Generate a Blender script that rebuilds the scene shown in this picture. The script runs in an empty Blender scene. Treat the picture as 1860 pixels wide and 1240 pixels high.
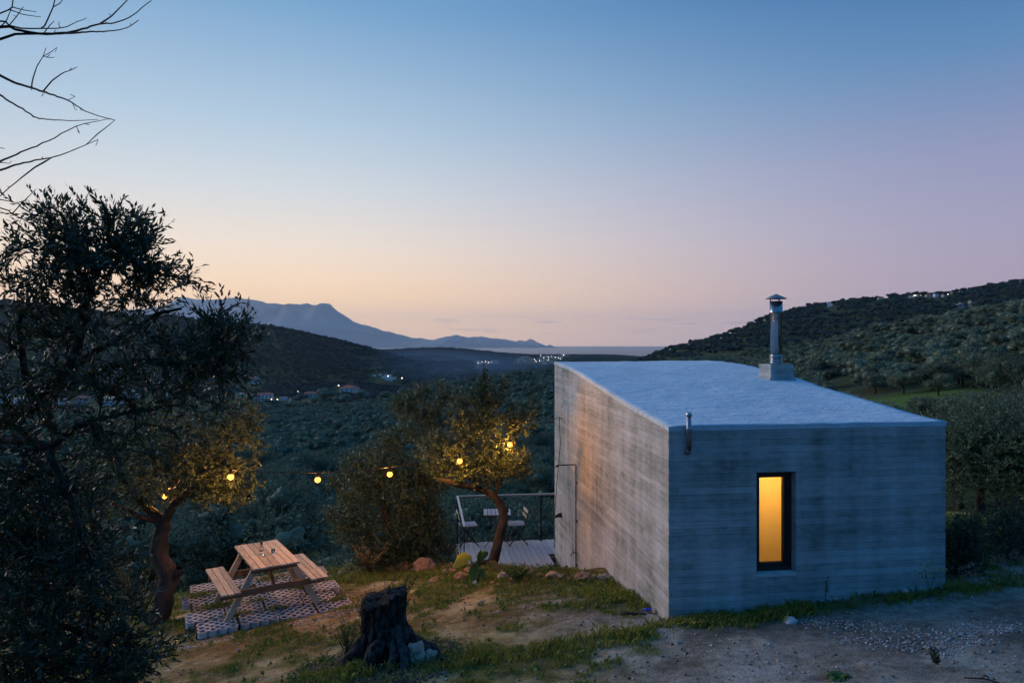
import bpy, bmesh, math, random
import numpy as np
from mathutils import Vector, Matrix, noise as mnoise
random.seed(7); RNG = np.random.default_rng(7)
S = bpy.context.scene; COL = S.collection
F = 1240.0; PX0 = 930.0; PY0 = 626.0          # focal length and principal point in photograph pixels

# ------------------------------------------------------------------ camera
cam = bpy.data.cameras.new('camera'); camo = bpy.data.objects.new('camera', cam); COL.objects.link(camo)
cam.sensor_width = 36; cam.lens = 36*F/1860; cam.shift_y = (PY0-620)/1860
cam.clip_start = .05; cam.clip_end = 90000
camo.location = (0, 0, 0); camo.rotation_euler = (math.radians(90), 0, 0)
S.camera = camo
# ------------------------------------------------------------------ render settings
S.render.engine = 'CYCLES'
cy = S.cycles
cy.use_denoising = True
cy.max_bounces = 6; cy.diffuse_bounces = 3; cy.glossy_bounces = 3; cy.transmission_bounces = 6
cy.transparent_max_bounces = 12; cy.volume_bounces = 1
cy.sample_clamp_indirect = 4.0; cy.caustics_reflective = False; cy.caustics_refractive = False
S.view_settings.view_transform = 'Standard'; S.view_settings.look = 'None'
S.view_settings.gamma = 1; S.view_settings.exposure = 0; S.view_settings.use_curve_mapping = False

def lin(c):
    r = []
    for v in c[:3]:
        v /= 255.0
        r.append(v/12.92 if v <= .04045 else ((v+.055)/1.055)**2.4)
    return (r[0], r[1], r[2], 1.0)

# ------------------------------------------------------------------ dusk sky (world)
W = bpy.data.worlds.new('World'); S.world = W; W.use_nodes = True
nt = W.node_tree; nt.nodes.clear()
def N(t, typ, **kw):
    n = t.nodes.new(typ)
    for k, v in kw.items():
        if k.startswith('i_'):
            n.inputs[int(k[2:])].default_value = v
        else: setattr(n, k, v)
    return n
def ramp(t, stops, interp='LINEAR'):
    r = t.nodes.new('ShaderNodeValToRGB'); r.color_ramp.interpolation = interp
    els = r.color_ramp.elements
    while len(els) > 1: els.remove(els[-1])
    els[0].position = stops[0][0]; els[0].color = stops[0][1]
    for p, c in stops[1:]:
        e = els.new(p); e.color = c
    return r
SUNSET_AZ = math.radians(-24)
sx, sy = math.sin(SUNSET_AZ), math.cos(SUNSET_AZ)
tc = N(nt, 'ShaderNodeTexCoord'); nrm = N(nt, 'ShaderNodeVectorMath', operation='NORMALIZE')
nt.links.new(tc.outputs['Generated'], nrm.inputs[0])
sp = N(nt, 'ShaderNodeSeparateXYZ'); nt.links.new(nrm.outputs[0], sp.inputs[0])
asn = N(nt, 'ShaderNodeMath', operation='ARCSINE'); nt.links.new(sp.outputs[2], asn.inputs[0])
el = N(nt, 'ShaderNodeMath', operation='DIVIDE', use_clamp=True, i_1=math.pi/2); nt.links.new(asn.outputs[0], el.inputs[0])
sq = N(nt, 'ShaderNodeMath', operation='POWER', i_1=.5); nt.links.new(el.outputs[0], sq.inputs[0])
hv = N(nt, 'ShaderNodeCombineXYZ'); nt.links.new(sp.outputs[0], hv.inputs[0]); nt.links.new(sp.outputs[1], hv.inputs[1])
hn = N(nt, 'ShaderNodeVectorMath', operation='NORMALIZE'); nt.links.new(hv.outputs[0], hn.inputs[0])
dt = N(nt, 'ShaderNodeVectorMath', operation='DOT_PRODUCT'); nt.links.new(hn.outputs[0], dt.inputs[0]); dt.inputs[1].default_value = (sx, sy, 0)
acs = N(nt, 'ShaderNodeMath', operation='ARCCOSINE'); nt.links.new(dt.outputs['Value'], acs.inputs[0])
def P_(deg): return math.sqrt(deg/90.0)
rA = ramp(nt, [(0, lin((290,232,172))), (P_(1.5), lin((298,241,172))), (P_(4), lin((290,243,184))), (P_(8), lin((258,239,218))),
               (P_(12), lin((224,228,230))), (P_(17), lin((186,209,228))), (P_(26), lin((120,167,209))), (P_(40), lin((86,148,206))), (1, lin((50,128,200)))])
rB = ramp(nt, [(0, lin((196,180,194))), (P_(2), lin((210,184,190))), (P_(5), lin((190,172,188))), (P_(9), lin((172,167,194))),
               (P_(13), lin((154,158,192))), (P_(20), lin((97,140,186))), (P_(26), lin((60,114,172))), (P_(40), lin((54,120,184))), (1, lin((50,128,200)))])
rC = ramp(nt, [(0, lin((26,74,122))), (P_(6), lin((36,92,150))), (P_(14), lin((40,108,172))), (P_(30), lin((42,118,188))), (1, lin((50,128,200)))])
for r in (rA, rB, rC): nt.links.new(sq.outputs[0], r.inputs[0])
mAB = N(nt, 'ShaderNodeMapRange', interpolation_type='SMOOTHSTEP'); mAB.inputs[1].default_value = .05; mAB.inputs[2].default_value = 1.1
mBC = N(nt, 'ShaderNodeMapRange', interpolation_type='SMOOTHSTEP'); mBC.inputs[1].default_value = 1.1; mBC.inputs[2].default_value = 2.2
for m in (mAB, mBC): nt.links.new(acs.outputs[0], m.inputs[0])
x1 = N(nt, 'ShaderNodeMix', data_type='RGBA'); nt.links.new(mAB.outputs[0], x1.inputs[0]); nt.links.new(rA.outputs[0], x1.inputs[6]); nt.links.new(rB.outputs[0], x1.inputs[7])
x2 = N(nt, 'ShaderNodeMix', data_type='RGBA'); nt.links.new(mBC.outputs[0], x2.inputs[0]); nt.links.new(x1.outputs[2], x2.inputs[6]); nt.links.new(rC.outputs[0], x2.inputs[7])
# thin low cloud streaks above the sea
mp = N(nt, 'ShaderNodeMapping'); nt.links.new(nrm.outputs[0], mp.inputs[0]); mp.inputs['Scale'].default_value = (14, 14, 160)
cn = N(nt, 'ShaderNodeTexNoise', i_2=1.0, i_3=4.0); nt.links.new(mp.outputs[0], cn.inputs['Vector'])
cr = ramp(nt, [(0, (0,0,0,1)), (.56, (0,0,0,1)), (.68, (1,1,1,1))]); nt.links.new(cn.outputs[0], cr.inputs[0])
eb = ramp(nt, [(0, (0,0,0,1)), (.008, (0,0,0,1)), (.014, (1,1,1,1)), (.02, (1,1,1,1)), (.03, (0,0,0,1))]); nt.links.new(el.outputs[0], eb.inputs[0])
cm = N(nt, 'ShaderNodeMath', operation='MULTIPLY'); nt.links.new(cr.outputs[0], cm.inputs[0]); nt.links.new(eb.outputs[0], cm.inputs[1])
cm2 = N(nt, 'ShaderNodeMath', operation='MULTIPLY', i_1=.45); nt.links.new(cm.outputs[0], cm2.inputs[0])
x3 = N(nt, 'ShaderNodeMix', data_type='RGBA'); nt.links.new(cm2.outputs[0], x3.inputs[0]); nt.links.new(x2.outputs[2], x3.inputs[6]); x3.inputs[7].default_value = lin((150,145,165))
bg = N(nt, 'ShaderNodeBackground', i_1=1.0); nt.links.new(x3.outputs[2], bg.inputs[0])
wo = N(nt, 'ShaderNodeOutputWorld'); nt.links.new(bg.outputs[0], wo.inputs[0])
W.cycles.sampling_method = 'MANUAL'; W.cycles.sample_map_resolution = 512
# ------------------------------------------------------------------ afterglow sun (already under the horizon: wide and weak)
sun = bpy.data.lights.new('sun', 'SUN'); sun.energy = 2.0; sun.angle = math.radians(50); sun.color = (1.0, .94, .94)
suno = bpy.data.objects.new('sun', sun); COL.objects.link(suno)
saz = math.radians(-62); sel = math.radians(14)
sd = Vector((math.sin(saz)*math.cos(sel), math.cos(saz)*math.cos(sel), math.sin(sel)))
suno.rotation_euler = sd.to_track_quat('Z', 'Y').to_euler(); suno.location = sd*40

# ------------------------------------------------------------------ helpers
def P(px, py, D): return np.array([(px-PX0)/F*D, D, -(py-PY0)/F*D])
def tag(o, label=None, cat=None, group=None, kind=None):
    for k, v in (('label', label), ('category', cat), ('group', group), ('kind', kind)):
        if v: o[k] = v
    return o
def empty(name, loc=(0,0,0), rz=0):
    o = bpy.data.objects.new(name, None); COL.objects.link(o); o.location = loc; o.rotation_euler = (0, 0, rz); o.empty_display_size = .1
    return o
class MB:
    def __init__(s): s.v = []; s.f = []
    def add(s, vs, fs):
        b = len(s.v); s.v.extend([tuple(map(float, v)) for v in vs]); s.f.extend([tuple(b+i for i in f) for f in fs]); return s
    def box(s, lo, hi, M=None, taper=0):
        x0,y0,z0 = lo; x1,y1,z1 = hi
        vs = [(x0,y0,z0),(x1,y0,z0),(x1,y1,z0),(x0,y1,z0),(x0,y0,z1),(x1,y0,z1),(x1,y1,z1),(x0,y1,z1)]
        if M is not None: vs = [M @ Vector(v) for v in vs]
        return s.add(vs, [(0,3,2,1),(4,5,6,7),(0,1,5,4),(1,2,6,5),(2,3,7,6),(3,0,4,7)])
    def beam(s, a, b, w, h, up=(0,0,1)):
        a = Vector(a); b = Vector(b); d = (b-a).normalized(); u = Vector(up)
        sdv = d.cross(u).normalized(); u = sdv.cross(d).normalized()
        vs = []
        for p in (a, b):
            for i, j in ((-1,-1),(1,-1),(1,1),(-1,1)): vs.append(p+sdv*(w/2*i)+u*(h/2*j))
        return s.add(vs, [(0,1,2,3),(4,7,6,5),(0,4,5,1),(1,5,6,2),(2,6,7,3),(3,7,4,0)])
    def tube(s, pts, rad, n=8, caps=True):
        pts = [Vector(p) for p in pts]; m = len(pts)
        if not hasattr(rad, '__len__'): rad = [rad]*m
        d0 = (pts[1]-pts[0]).normalized(); a = Vector((0,0,1)) if abs(d0.z) < .9 else Vector((1,0,0))
        nx = d0.cross(a).normalized(); vs = []; fs = []
        for i, p in enumerate(pts):
            d = (pts[min(i+1, m-1)]-pts[max(i-1, 0)]).normalized()
            nx = (nx-d*nx.dot(d)).normalized(); ny = d.cross(nx)
            for k in range(n):
                t = 2*math.pi*k/n; vs.append(p+(nx*math.cos(t)+ny*math.sin(t))*rad[i])
        for i in range(m-1):
            for k in range(n):
                k2 = (k+1) % n; fs.append((i*n+k, i*n+k2, (i+1)*n+k2, (i+1)*n+k))
        if caps: fs += [tuple(range(n))[::-1], tuple(range((m-1)*n, m*n))]
        return s.add(vs, fs)
    def lathe(s, prof, n=20, c=(0,0,0)):
        vs = []; fs = []; m = len(prof)
        for r, z in prof:
            for k in range(n):
                t = 2*math.pi*k/n; vs.append((c[0]+r*math.cos(t), c[1]+r*math.sin(t), c[2]+z))
        for i in range(m-1):
            for k in range(n):
                k2 = (k+1) % n; fs.append((i*n+k, i*n+k2, (i+1)*n+k2, (i+1)*n+k))
        fs += [tuple(range(n))[::-1], tuple(range((m-1)*n, m*n))]
        return s.add(vs, fs)
    def build(s, name, mat, parent=None, smooth=False, mesh_only=False):
        me = bpy.data.meshes.new(name); me.from_pydata(s.v, [], s.f); me.materials.append(mat)
        if smooth: me.polygons.foreach_set('use_smooth', [True]*len(me.polygons))
        me.update()
        if mesh_only: return me
        return link(name, me, parent)
def link(name, me, parent=None):
    o = bpy.data.objects.new(name, me); COL.objects.link(o)
    if parent is not None: o.parent = parent
    return o
def np_mesh(name, V, Q, mat, smooth=False, attrs=None):
    """fast mesh of equal-sided polygons: V (n,3), Q (m,k)"""
    me = bpy.data.meshes.new(name); m, k = Q.shape
    me.vertices.add(len(V)); me.vertices.foreach_set('co', np.ascontiguousarray(V, dtype=np.float32).ravel())
    me.loops.add(m*k); me.loops.foreach_set('vertex_index', np.ascontiguousarray(Q, dtype=np.int32).ravel())
    me.polygons.add(m); me.polygons.foreach_set('loop_start', np.arange(0, m*k, k, dtype=np.int32))
    me.polygons.foreach_set('loop_total', np.full(m, k, dtype=np.int32))
    if smooth: me.polygons.foreach_set('use_smooth', np.ones(m, dtype=bool))
    me.materials.append(mat); me.update(calc_edges=True)
    for nm, arr in (attrs or {}).items():
        a = me.attributes.new(nm, 'FLOAT', 'POINT'); a.data.foreach_set('value', arr.astype(np.float32))
    return me
def hash2(ix, iy, seed=0):
    h = (ix.astype(np.int64)*374761393 + iy.astype(np.int64)*668265263 + seed*974634777) & 0x7fffffff
    h = ((h ^ (h >> 13))*1274126177) & 0x7fffffff
    return ((h ^ (h >> 16)) & 0xffff)/65535.0
def vnoise(x, y, seed=0):
    x = np.asarray(x, float); y = np.asarray(y, float)
    ix = np.floor(x); iy = np.floor(y); fx = x-ix; fy = y-iy; fx = fx*fx*(3-2*fx); fy = fy*fy*(3-2*fy)
    a = hash2(ix, iy, seed); b = hash2(ix+1, iy, seed); c = hash2(ix, iy+1, seed); d = hash2(ix+1, iy+1, seed)
    return (a*(1-fx)+b*fx)*(1-fy)+(c*(1-fx)+d*fx)*fy
def fbm(x, y, oct=4, seed=0):
    t = 0; a = .5; s = 0
    for i in range(oct):
        t = t+a*vnoise(np.asarray(x)*2**i+i*17.3, np.asarray(y)*2**i-i*9.1, seed+i); s += a; a *= .5
    return t/s
def sstep(a, b, x): t = np.clip((np.asarray(x, float)-a)/(b-a), 0, 1); return t*t*(3-2*t)

# ------------------------------------------------------------------ materials
def newmat(name):
    m = bpy.data.materials.new(name); m.use_nodes = True; t = m.node_tree; t.nodes.clear()
    o = N(t, 'ShaderNodeOutputMaterial'); b = N(t, 'ShaderNodeBsdfPrincipled'); t.links.new(b.outputs[0], o.inputs[0])
    return m, t, b, o
def simple(name, col, rough=.7, metal=0, vary=.25, scale=8, bump=.0, spec=.3, stretch=(1,1,1)):
    m, t, b, o = newmat(name)
    c = N(t, 'ShaderNodeTexCoord'); mp = N(t, 'ShaderNodeMapping'); t.links.new(c.outputs['Object'], mp.inputs[0]); mp.inputs['Scale'].default_value = stretch
    n = N(t, 'ShaderNodeTexNoise', i_2=float(scale), i_3=5.0); t.links.new(mp.outputs[0], n.inputs['Vector'])
    oi = N(t, 'ShaderNodeObjectInfo')
    ad = N(t, 'ShaderNodeMath', operation='MULTIPLY_ADD', i_1=.35, i_2=-.17); t.links.new(oi.outputs['Random'], ad.inputs[0])
    sm = N(t, 'ShaderNodeMath', operation='ADD', use_clamp=True); t.links.new(n.outputs[0], sm.inputs[0]); t.links.new(ad.outputs[0], sm.inputs[1])
    r = ramp(t, [(.3, tuple(max(0, x*(1-vary)) for x in col)+(1,)), (.7, tuple(min(1, x*(1+vary)) for x in col)+(1,))])
    t.links.new(sm.outputs[0], r.inputs[0]); t.links.new(r.outputs[0], b.inputs['Base Color'])
    b.inputs['Roughness'].default_value = rough; b.inputs['Metallic'].default_value = metal; b.inputs['Specular IOR Level'].default_value = spec
    if bump:
        bp = N(t, 'ShaderNodeBump'); bp.inputs['Strength'].default_value = .8; bp.inputs['Distance'].default_value = bump
        t.links.new(n.outputs[0], bp.inputs['Height']); t.links.new(bp.outputs[0], b.inputs['Normal'])
    return m
def leafmat(name, c1, c2, trans=.25, rough=.5):
    m, t, b, o = newmat(name)
    g = N(t, 'ShaderNodeNewGeometry'); oi = N(t, 'ShaderNodeObjectInfo')
    ad = N(t, 'ShaderNodeMath', operation='ADD'); t.links.new(g.outputs['Random Per Island'], ad.inputs[0]); t.links.new(oi.outputs['Random'], ad.inputs[1])
    hf = N(t, 'ShaderNodeMath', operation='MULTIPLY', i_1=.5); t.links.new(ad.outputs[0], hf.inputs[0])
    r = ramp(t, [(.1, c1+(1,)), (.9, c2+(1,))]); t.links.new(hf.outputs[0], r.inputs[0])
    t.links.new(r.outputs[0], b.inputs['Base Color']); b.inputs['Roughness'].default_value = rough; b.inputs['Specular IOR Level'].default_value = .35
    tr = N(t, 'ShaderNodeBsdfTranslucent'); t.links.new(r.outputs[0], tr.inputs[0])
    mx = N(t, 'ShaderNodeMixShader', i_0=trans); t.links.new(b.outputs[0], mx.inputs[1]); t.links.new(tr.outputs[0], mx.inputs[2]); t.links.new(mx.outputs[0], o.inputs[0])
    return m
def emit(name, col, st):
    m = bpy.data.materials.new(name); m.use_nodes = True; t = m.node_tree; t.nodes.clear()
    o = N(t, 'ShaderNodeOutputMaterial'); e = N(t, 'ShaderNodeEmission', i_1=st); e.inputs[0].default_value = col+(1,); t.links.new(e.outputs[0], o.inputs[0]); return m
M = {}
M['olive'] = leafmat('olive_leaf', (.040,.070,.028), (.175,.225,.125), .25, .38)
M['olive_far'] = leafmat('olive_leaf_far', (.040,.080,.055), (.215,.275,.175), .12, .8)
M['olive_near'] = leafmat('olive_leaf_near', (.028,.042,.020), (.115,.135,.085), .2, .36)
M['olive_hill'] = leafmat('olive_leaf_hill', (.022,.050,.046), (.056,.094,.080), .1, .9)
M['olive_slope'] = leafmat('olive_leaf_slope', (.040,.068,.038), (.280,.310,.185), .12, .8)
M['soil'] = simple('dark_soil', (.060,.047,.030), 1, 0, .4, 9, .01, .1)
M['dark_leaf'] = leafmat('dark_leaf', (.022,.034,.016), (.055,.075,.036), .15, .6)
M['grass'] = leafmat('grass_blade', (.095,.130,.014), (.300,.300,.060), .3, .6)
M['dry'] = leafmat('dry_leaf', (.16,.11,.05), (.30,.22,.08), .3, .7)
M['yellow_leaf'] = leafmat('yellow_leaf', (.42,.34,.04), (.60,.50,.08), .4, .6)
M['green_leaf'] = leafmat('green_leaf', (.05,.11,.025), (.09,.17,.04), .3, .5)
M['bark'] = simple('olive_bark', (.060,.048,.038), .95, 0, .45, 14, .012, .1, (1,1,.4))
M['twig'] = simple('bare_twig', (.035,.028,.025), .9, 0, .3, 20, 0, .1)
M['stump'] = simple('charred_stump', (.058,.051,.047), 1, 0, .8, 17, .07, .05, (1.4,1.4,.6))
M['wood'] = simple('weathered_wood', (.43,.355,.255), .75, 0, .28, 5, .0015, .25, (9,1.2,9))
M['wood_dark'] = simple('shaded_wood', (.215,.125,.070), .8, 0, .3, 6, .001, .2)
M['deck'] = simple('deck_wood', (.44,.38,.37), .7, 0, .16, 5, .001, .25, (9,1,9))
M['paver'] = simple('paver_concrete', (.50,.44,.41), .9, 0, .22, 16, .002, .15)
M['metal'] = simple('black_metal', (.030,.030,.034), .5, .5, .2, 6)
M['railtop'] = simple('steel_handrail', (.38,.38,.40), .32, .8, .1, 6)
M['steel'] = simple('galvanized_steel', (.42,.43,.44), .22, 1.0, .25, 4)
M['steel_dull'] = simple('dull_steel', (.30,.30,.31), .45, .9, .3, 9)
M['copper'] = simple('brown_pipe', (.055,.038,.030), .5, .5, .2, 9)
M['frame'] = simple('window_frame', (.028,.022,.020), .45, 0, .2, 9, 0, .4)
M['rock'] = simple('limestone', (.33,.27,.21), .95, 0, .35, 5, .03, .15)
M['rock_red'] = simple('red_rock', (.36,.22,.13), .95, 0, .35, 6, .03, .15)
M['rock_white'] = simple('pale_stone', (.62,.60,.56), .9, 0, .18, 6, .02, .15)
M['blue'] = simple('blue_plastic', (.02,.06,.45), .5, 0, .2, 6)
M['white'] = simple('house_white', (.72,.71,.68), .8, 0, .08, .4)
M['cream'] = simple('house_cream', (.60,.50,.38), .8, 0, .1, .4)
M['mint'] = simple('house_mint', (.36,.62,.46), .8, 0, .1, .4)
M['pink'] = simple('house_pink', (.55,.36,.32), .8, 0, .1, .4)
M['tile'] = simple('roof_tile', (.46,.13,.075), .8, 0, .2, 1.5)
M['greyroof'] = simple('flat_roof', (.40,.39,.38), .8, 0, .15, .6)
M['shutter'] = simple('house_window', (.05,.055,.07), .4, 0, .2, 1)
M['lampglow'] = emit('lamp_glow', (1, .80, .55), 20)
M['winglow'] = emit('window_glow', (1, .72, .40), 1.6)
m = bpy.data.materials.new('bulb_glow'); m.use_nodes = True; t = m.node_tree; t.nodes.clear()          # amber glass: lets its lamp through and glows
o_ = N(t, 'ShaderNodeOutputMaterial'); e_ = N(t, 'ShaderNodeEmission', i_1=2.3); e_.inputs[0].default_value = (1, .36, .055, 1); tr = N(t, 'ShaderNodeBsdfTransparent'); ad_ = N(t, 'ShaderNodeAddShader')
t.links.new(e_.outputs[0], ad_.inputs[0]); t.links.new(tr.outputs[0], ad_.inputs[1]); t.links.new(ad_.outputs[0], o_.inputs[0]); M['bulb'] = m
def glass(name, tint=(.95,.97,.97)):
    m, t, b, o = newmat(name)
    b.inputs['Base Color'].default_value = tint+(1,); b.inputs['Roughness'].default_value = .03
    b.inputs['Transmission Weight'].default_value = 1.0; b.inputs['IOR'].default_value = 1.3
    return m
M['glass'] = glass('bottle_glass')
m = bpy.data.materials.new('window_glass'); m.use_nodes = True; t = m.node_tree; t.nodes.clear()
o_ = N(t, 'ShaderNodeOutputMaterial'); tr = N(t, 'ShaderNodeBsdfTransparent'); gl = N(t, 'ShaderNodeBsdfGlossy', i_1=.03); fr = N(t, 'ShaderNodeFresnel', i_0=1.45)
mx = N(t, 'ShaderNodeMixShader'); t.links.new(fr.outputs[0], mx.inputs[0]); t.links.new(tr.outputs[0], mx.inputs[1]); t.links.new(gl.outputs[0], mx.inputs[2]); t.links.new(mx.outputs[0], o_.inputs[0]); M['pane'] = m
m = bpy.data.materials.new('fabric_blind'); m.use_nodes = True; t = m.node_tree; t.nodes.clear()
o_ = N(t, 'ShaderNodeOutputMaterial'); tr = N(t, 'ShaderNodeBsdfTranslucent'); tr.inputs[0].default_value = (.90,.58,.17,1); t.links.new(tr.outputs[0], o_.inputs[0]); M['blind'] = m

# board-marked concrete: tone by board course, vertical water stains, pitting
def concrete():
    m, t, b, o = newmat('board_marked_concrete')
    c = N(t, 'ShaderNodeTexCoord'); s = N(t, 'ShaderNodeSeparateXYZ'); t.links.new(c.outputs['Object'], s.inputs[0])
    def mth(op, a, bb=None, cl=False):
        n = N(t, 'ShaderNodeMath', operation=op, use_clamp=cl)
        for i, q in enumerate((a, bb)):
            if q is None: continue
            if isinstance(q, (int, float)): n.inputs[i].default_value = q
            else: t.links.new(q, n.inputs[i])
        return n.outputs[0]
    al = mth('ADD', s.outputs[0], s.outputs[1])
    z = mth('DIVIDE', s.outputs[2], .078); zi = mth('FLOOR', z)
    seg = mth('FLOOR', mth('ADD', mth('DIVIDE', al, 2.4), mth('MULTIPLY', zi, .37)))
    cv = N(t, 'ShaderNodeCombineXYZ'); t.links.new(zi, cv.inputs[0]); t.links.new(seg, cv.inputs[1])
    wn = N(t, 'ShaderNodeTexWhiteNoise', noise_dimensions='2D'); t.links.new(cv.outputs[0], wn.inputs['Vector'])
    def noise(scale, sc, det=5):
        mp = N(t, 'ShaderNodeMapping'); t.links.new(c.outputs['Object'], mp.inputs[0]); mp.inputs['Scale'].default_value = sc
        n = N(t, 'ShaderNodeTexNoise', i_2=float(scale), i_3=float(det)); t.links.new(mp.outputs[0], n.inputs['Vector']); return n.outputs[0]
    grain = noise(2.2, (.8,.8,26), 8); stain = noise(1.6, (2.6,2.6,.22), 5); blot = noise(.9, (1,1,1.6), 5); fine = noise(60, (1,1,1), 4)
    mot = noise(7, (1,1,2.2), 6); v = mth('ADD', mth('MULTIPLY', wn.outputs['Value'], .14), mth('MULTIPLY', grain, .26)); v = mth('ADD', v, mth('MULTIPLY', mot, .34))
    v = mth('ADD', v, mth('MULTIPLY', stain, .42)); v = mth('ADD', v, mth('MULTIPLY', blot, .55)); v = mth('ADD', v, mth('MULTIPLY', fine, .14))
    r = ramp(t, [(.46, (.13,.14,.12,1)), (.58, (.31,.315,.29,1)), (.68, (.43,.425,.41,1)), (.86, (.64,.64,.62,1))]); v = mth('MULTIPLY', v, .7)
    t.links.new(v, r.inputs[0])
    dk = ramp(t, [(0, (.45,.45,.45,1)), (.05, (1,1,1,1)), (.95, (1,1,1,1)), (1, (.6,.6,.6,1))]); t.links.new(mth('FRACT', z), dk.inputs[0])
    mx = N(t, 'ShaderNodeMix', data_type='RGBA', blend_type='MULTIPLY'); mx.inputs[0].default_value = .6
    t.links.new(r.outputs[0], mx.inputs[6]); t.links.new(dk.outputs[0], mx.inputs[7]); t.links.new(mx.outputs[2], b.inputs['Base Color'])
    b.inputs['Roughness'].default_value = .88; b.inputs['Specular IOR Level'].default_value = .2
    bp = N(t, 'ShaderNodeBump'); bp.inputs['Strength'].default_value = .9; bp.inputs['Distance'].default_value = .006
    t.links.new(mth('ADD', mth('MULTIPLY', grain, .7), mth('MULTIPLY', fine, .5)), bp.inputs['Height']); t.links.new(bp.outputs[0], b.inputs['Normal'])
    return m
M['concrete'] = concrete()
def roofmat():
    m, t, b, o = newmat('roof_coating')
    c = N(t, 'ShaderNodeTexCoord')
    n1 = N(t, 'ShaderNodeTexNoise', i_2=1.1, i_3=7.0); n2 = N(t, 'ShaderNodeTexNoise', i_2=22.0, i_3=5.0); n3 = N(t, 'ShaderNodeTexNoise', i_2=4.0, i_3=6.0)
    mp = N(t, 'ShaderNodeMapping'); t.links.new(c.outputs['Object'], mp.inputs[0]); mp.inputs['Rotation'].default_value = (0,0,.5); mp.inputs['Scale'].default_value = (1, 2.2, 1)
    for n in (n1, n2): t.links.new(c.outputs['Object'], n.inputs['Vector'])
    t.links.new(mp.outputs[0], n3.inputs['Vector'])
    a = N(t, 'ShaderNodeMath', operation='ADD'); t.links.new(n1.outputs[0], a.inputs[0]); t.links.new(n3.outputs[0], a.inputs[1])
    a2 = N(t, 'ShaderNodeMath', operation='MULTIPLY_ADD', i_1=.35); t.links.new(n2.outputs[0], a2.inputs[0]); t.links.new(a.outputs[0], a2.inputs[2])
    r = ramp(t, [(.95, (.50,.52,.54,1)), (1.0, (.60,.62,.64,1))]); r.color_ramp.elements[0].position = .3; r.color_ramp.elements[1].position = .8
    dv = N(t, 'ShaderNodeMath', operation='DIVIDE', i_1=2.5); t.links.new(a2.outputs[0], dv.inputs[0]); t.links.new(dv.outputs[0], r.inputs[0])
    r.color_ramp.elements[0].color = (.42,.50,.55,1); r.color_ramp.elements[1].color = (.72,.82,.88,1)
    t.links.new(r.outputs[0], b.inputs['Base Color']); b.inputs['Roughness'].default_value = .75
    bp = N(t, 'ShaderNodeBump'); bp.inputs['Strength'].default_value = 1; bp.inputs['Distance'].default_value = .038
    t.links.new(a2.outputs[0], bp.inputs['Height']); t.links.new(bp.outputs[0], b.inputs['Normal'])
    return m
M['roof'] = roofmat()
# ================================================================== TERRAIN
A0 = np.array([1.795, 7.81]); UU = np.array([.9915, .130]); VV = np.array([-.130, .9915]); HW = 3.48; HL = 6.80
def Hxy(u, v): return A0+UU*u+VV*v
def to_uv(x, y): dx = x-A0[0]; dy = y-A0[1]; return dx*UU[0]+dy*UU[1], dx*VV[0]+dy*VV[1]
def plane(x, y):
    xl = np.minimum(x, 1.8); xr = np.maximum(x-1.8, 0)
    return -2.40+.12*np.maximum(xl, -9)+.08*np.minimum(xr, 8)-.125*y
EDGE_X = [-14,-9,-6,-3.8,-2.6,-1.6,-.8,-.29,.62,1.08,1.5,6,9,12,16]
EDGE_Y = [12,12.4,13.2,14.0,13.8,13.0,12.4,11.9,11.05,10.75,10.7,15,16.5,17.5,19]
def edge_d(x, y): return (y-np.interp(x, EDGE_X, EDGE_Y))
DS = np.array([16,22,30,45,70,110,180,300,450,650,900,1300,1900,2600,3600,4600,7000.])
TCOL = {
 -900:[1110,1060,1000,930,880,830,790,740,700,650,600,540,600,640,652,690,700],
 0:   [1110,1050,1000,930,870,825,790,762,744,733,680,541,600,640,652,690,700],
 300: [1110,1050,1000,925,868,825,790,762,744,728,676,570,600,640,652,690,700],
 480: [1100,1040,990,920,866,825,790,758,738,724,690,583,620,640,652,690,700],
 600: [1100,1040,990,915,862,820,786,756,736,718,688,609,635,640,652,690,700],
 700: [1100,1040,985,912,860,815,780,745,716,712,690,634,648,636,652,690,700],
 760: [1095,1040,980,910,855,812,775,738,699,724,706,657,656,632,651,690,700],
 820: [1090,1035,980,908,850,808,770,730,690,722,704,676,662,632,649,690,700],
 900: [1090,1030,975,905,848,800,760,718,681,718,700,674,664,642,647.5,690,700],
 1010:[1080,1020,965,900,840,790,742,692,668,708,694,670,662,651,645.5,690,700],
 1110:[1060,1010,950,890,830,780,732,690,668,690,676,663,657,650,645,690,700],
 1200:[1040,990,930,870,815,765,722,682,662,648,631,650,655,652,650,690,700],
 1300:[1020,960,900,845,795,750,712,675,652,632,606,640,650,652,650,690,700],
 1400:[1000,930,870,815,765,725,690,655,652,612,566,600,640,652,650,690,700],
 1500:[970,900,840,785,740,695,655,618,645,602,546,580,630,652,650,690,700],
 1600:[950,880,815,765,718,676,630,588,632,588,536,570,630,650,650,690,700],
 1730:[940,860,795,745,700,655,608,566,618,572,527,560,630,650,650,690,700],
 1860:[935,850,785,735,690,643,592,548,604,556,502,550,630,650,650,690,700],
 2700:[930,840,770,715,660,605,540,480,480,450,430,500,600,650,650,690,700]}
TPX = np.array(sorted(TCOL)); TH = np.arctan((TPX-PX0)/F); TABY = np.array([TCOL[k] for k in sorted(TCOL)], float)
LR0, LR1, NR = math.log(13.0), math.log(9000.0), 230
NTH = 720
thg = np.linspace(-math.pi, math.pi, NTH, endpoint=False); lrg = np.linspace(LR0, LR1, NR)
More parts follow.
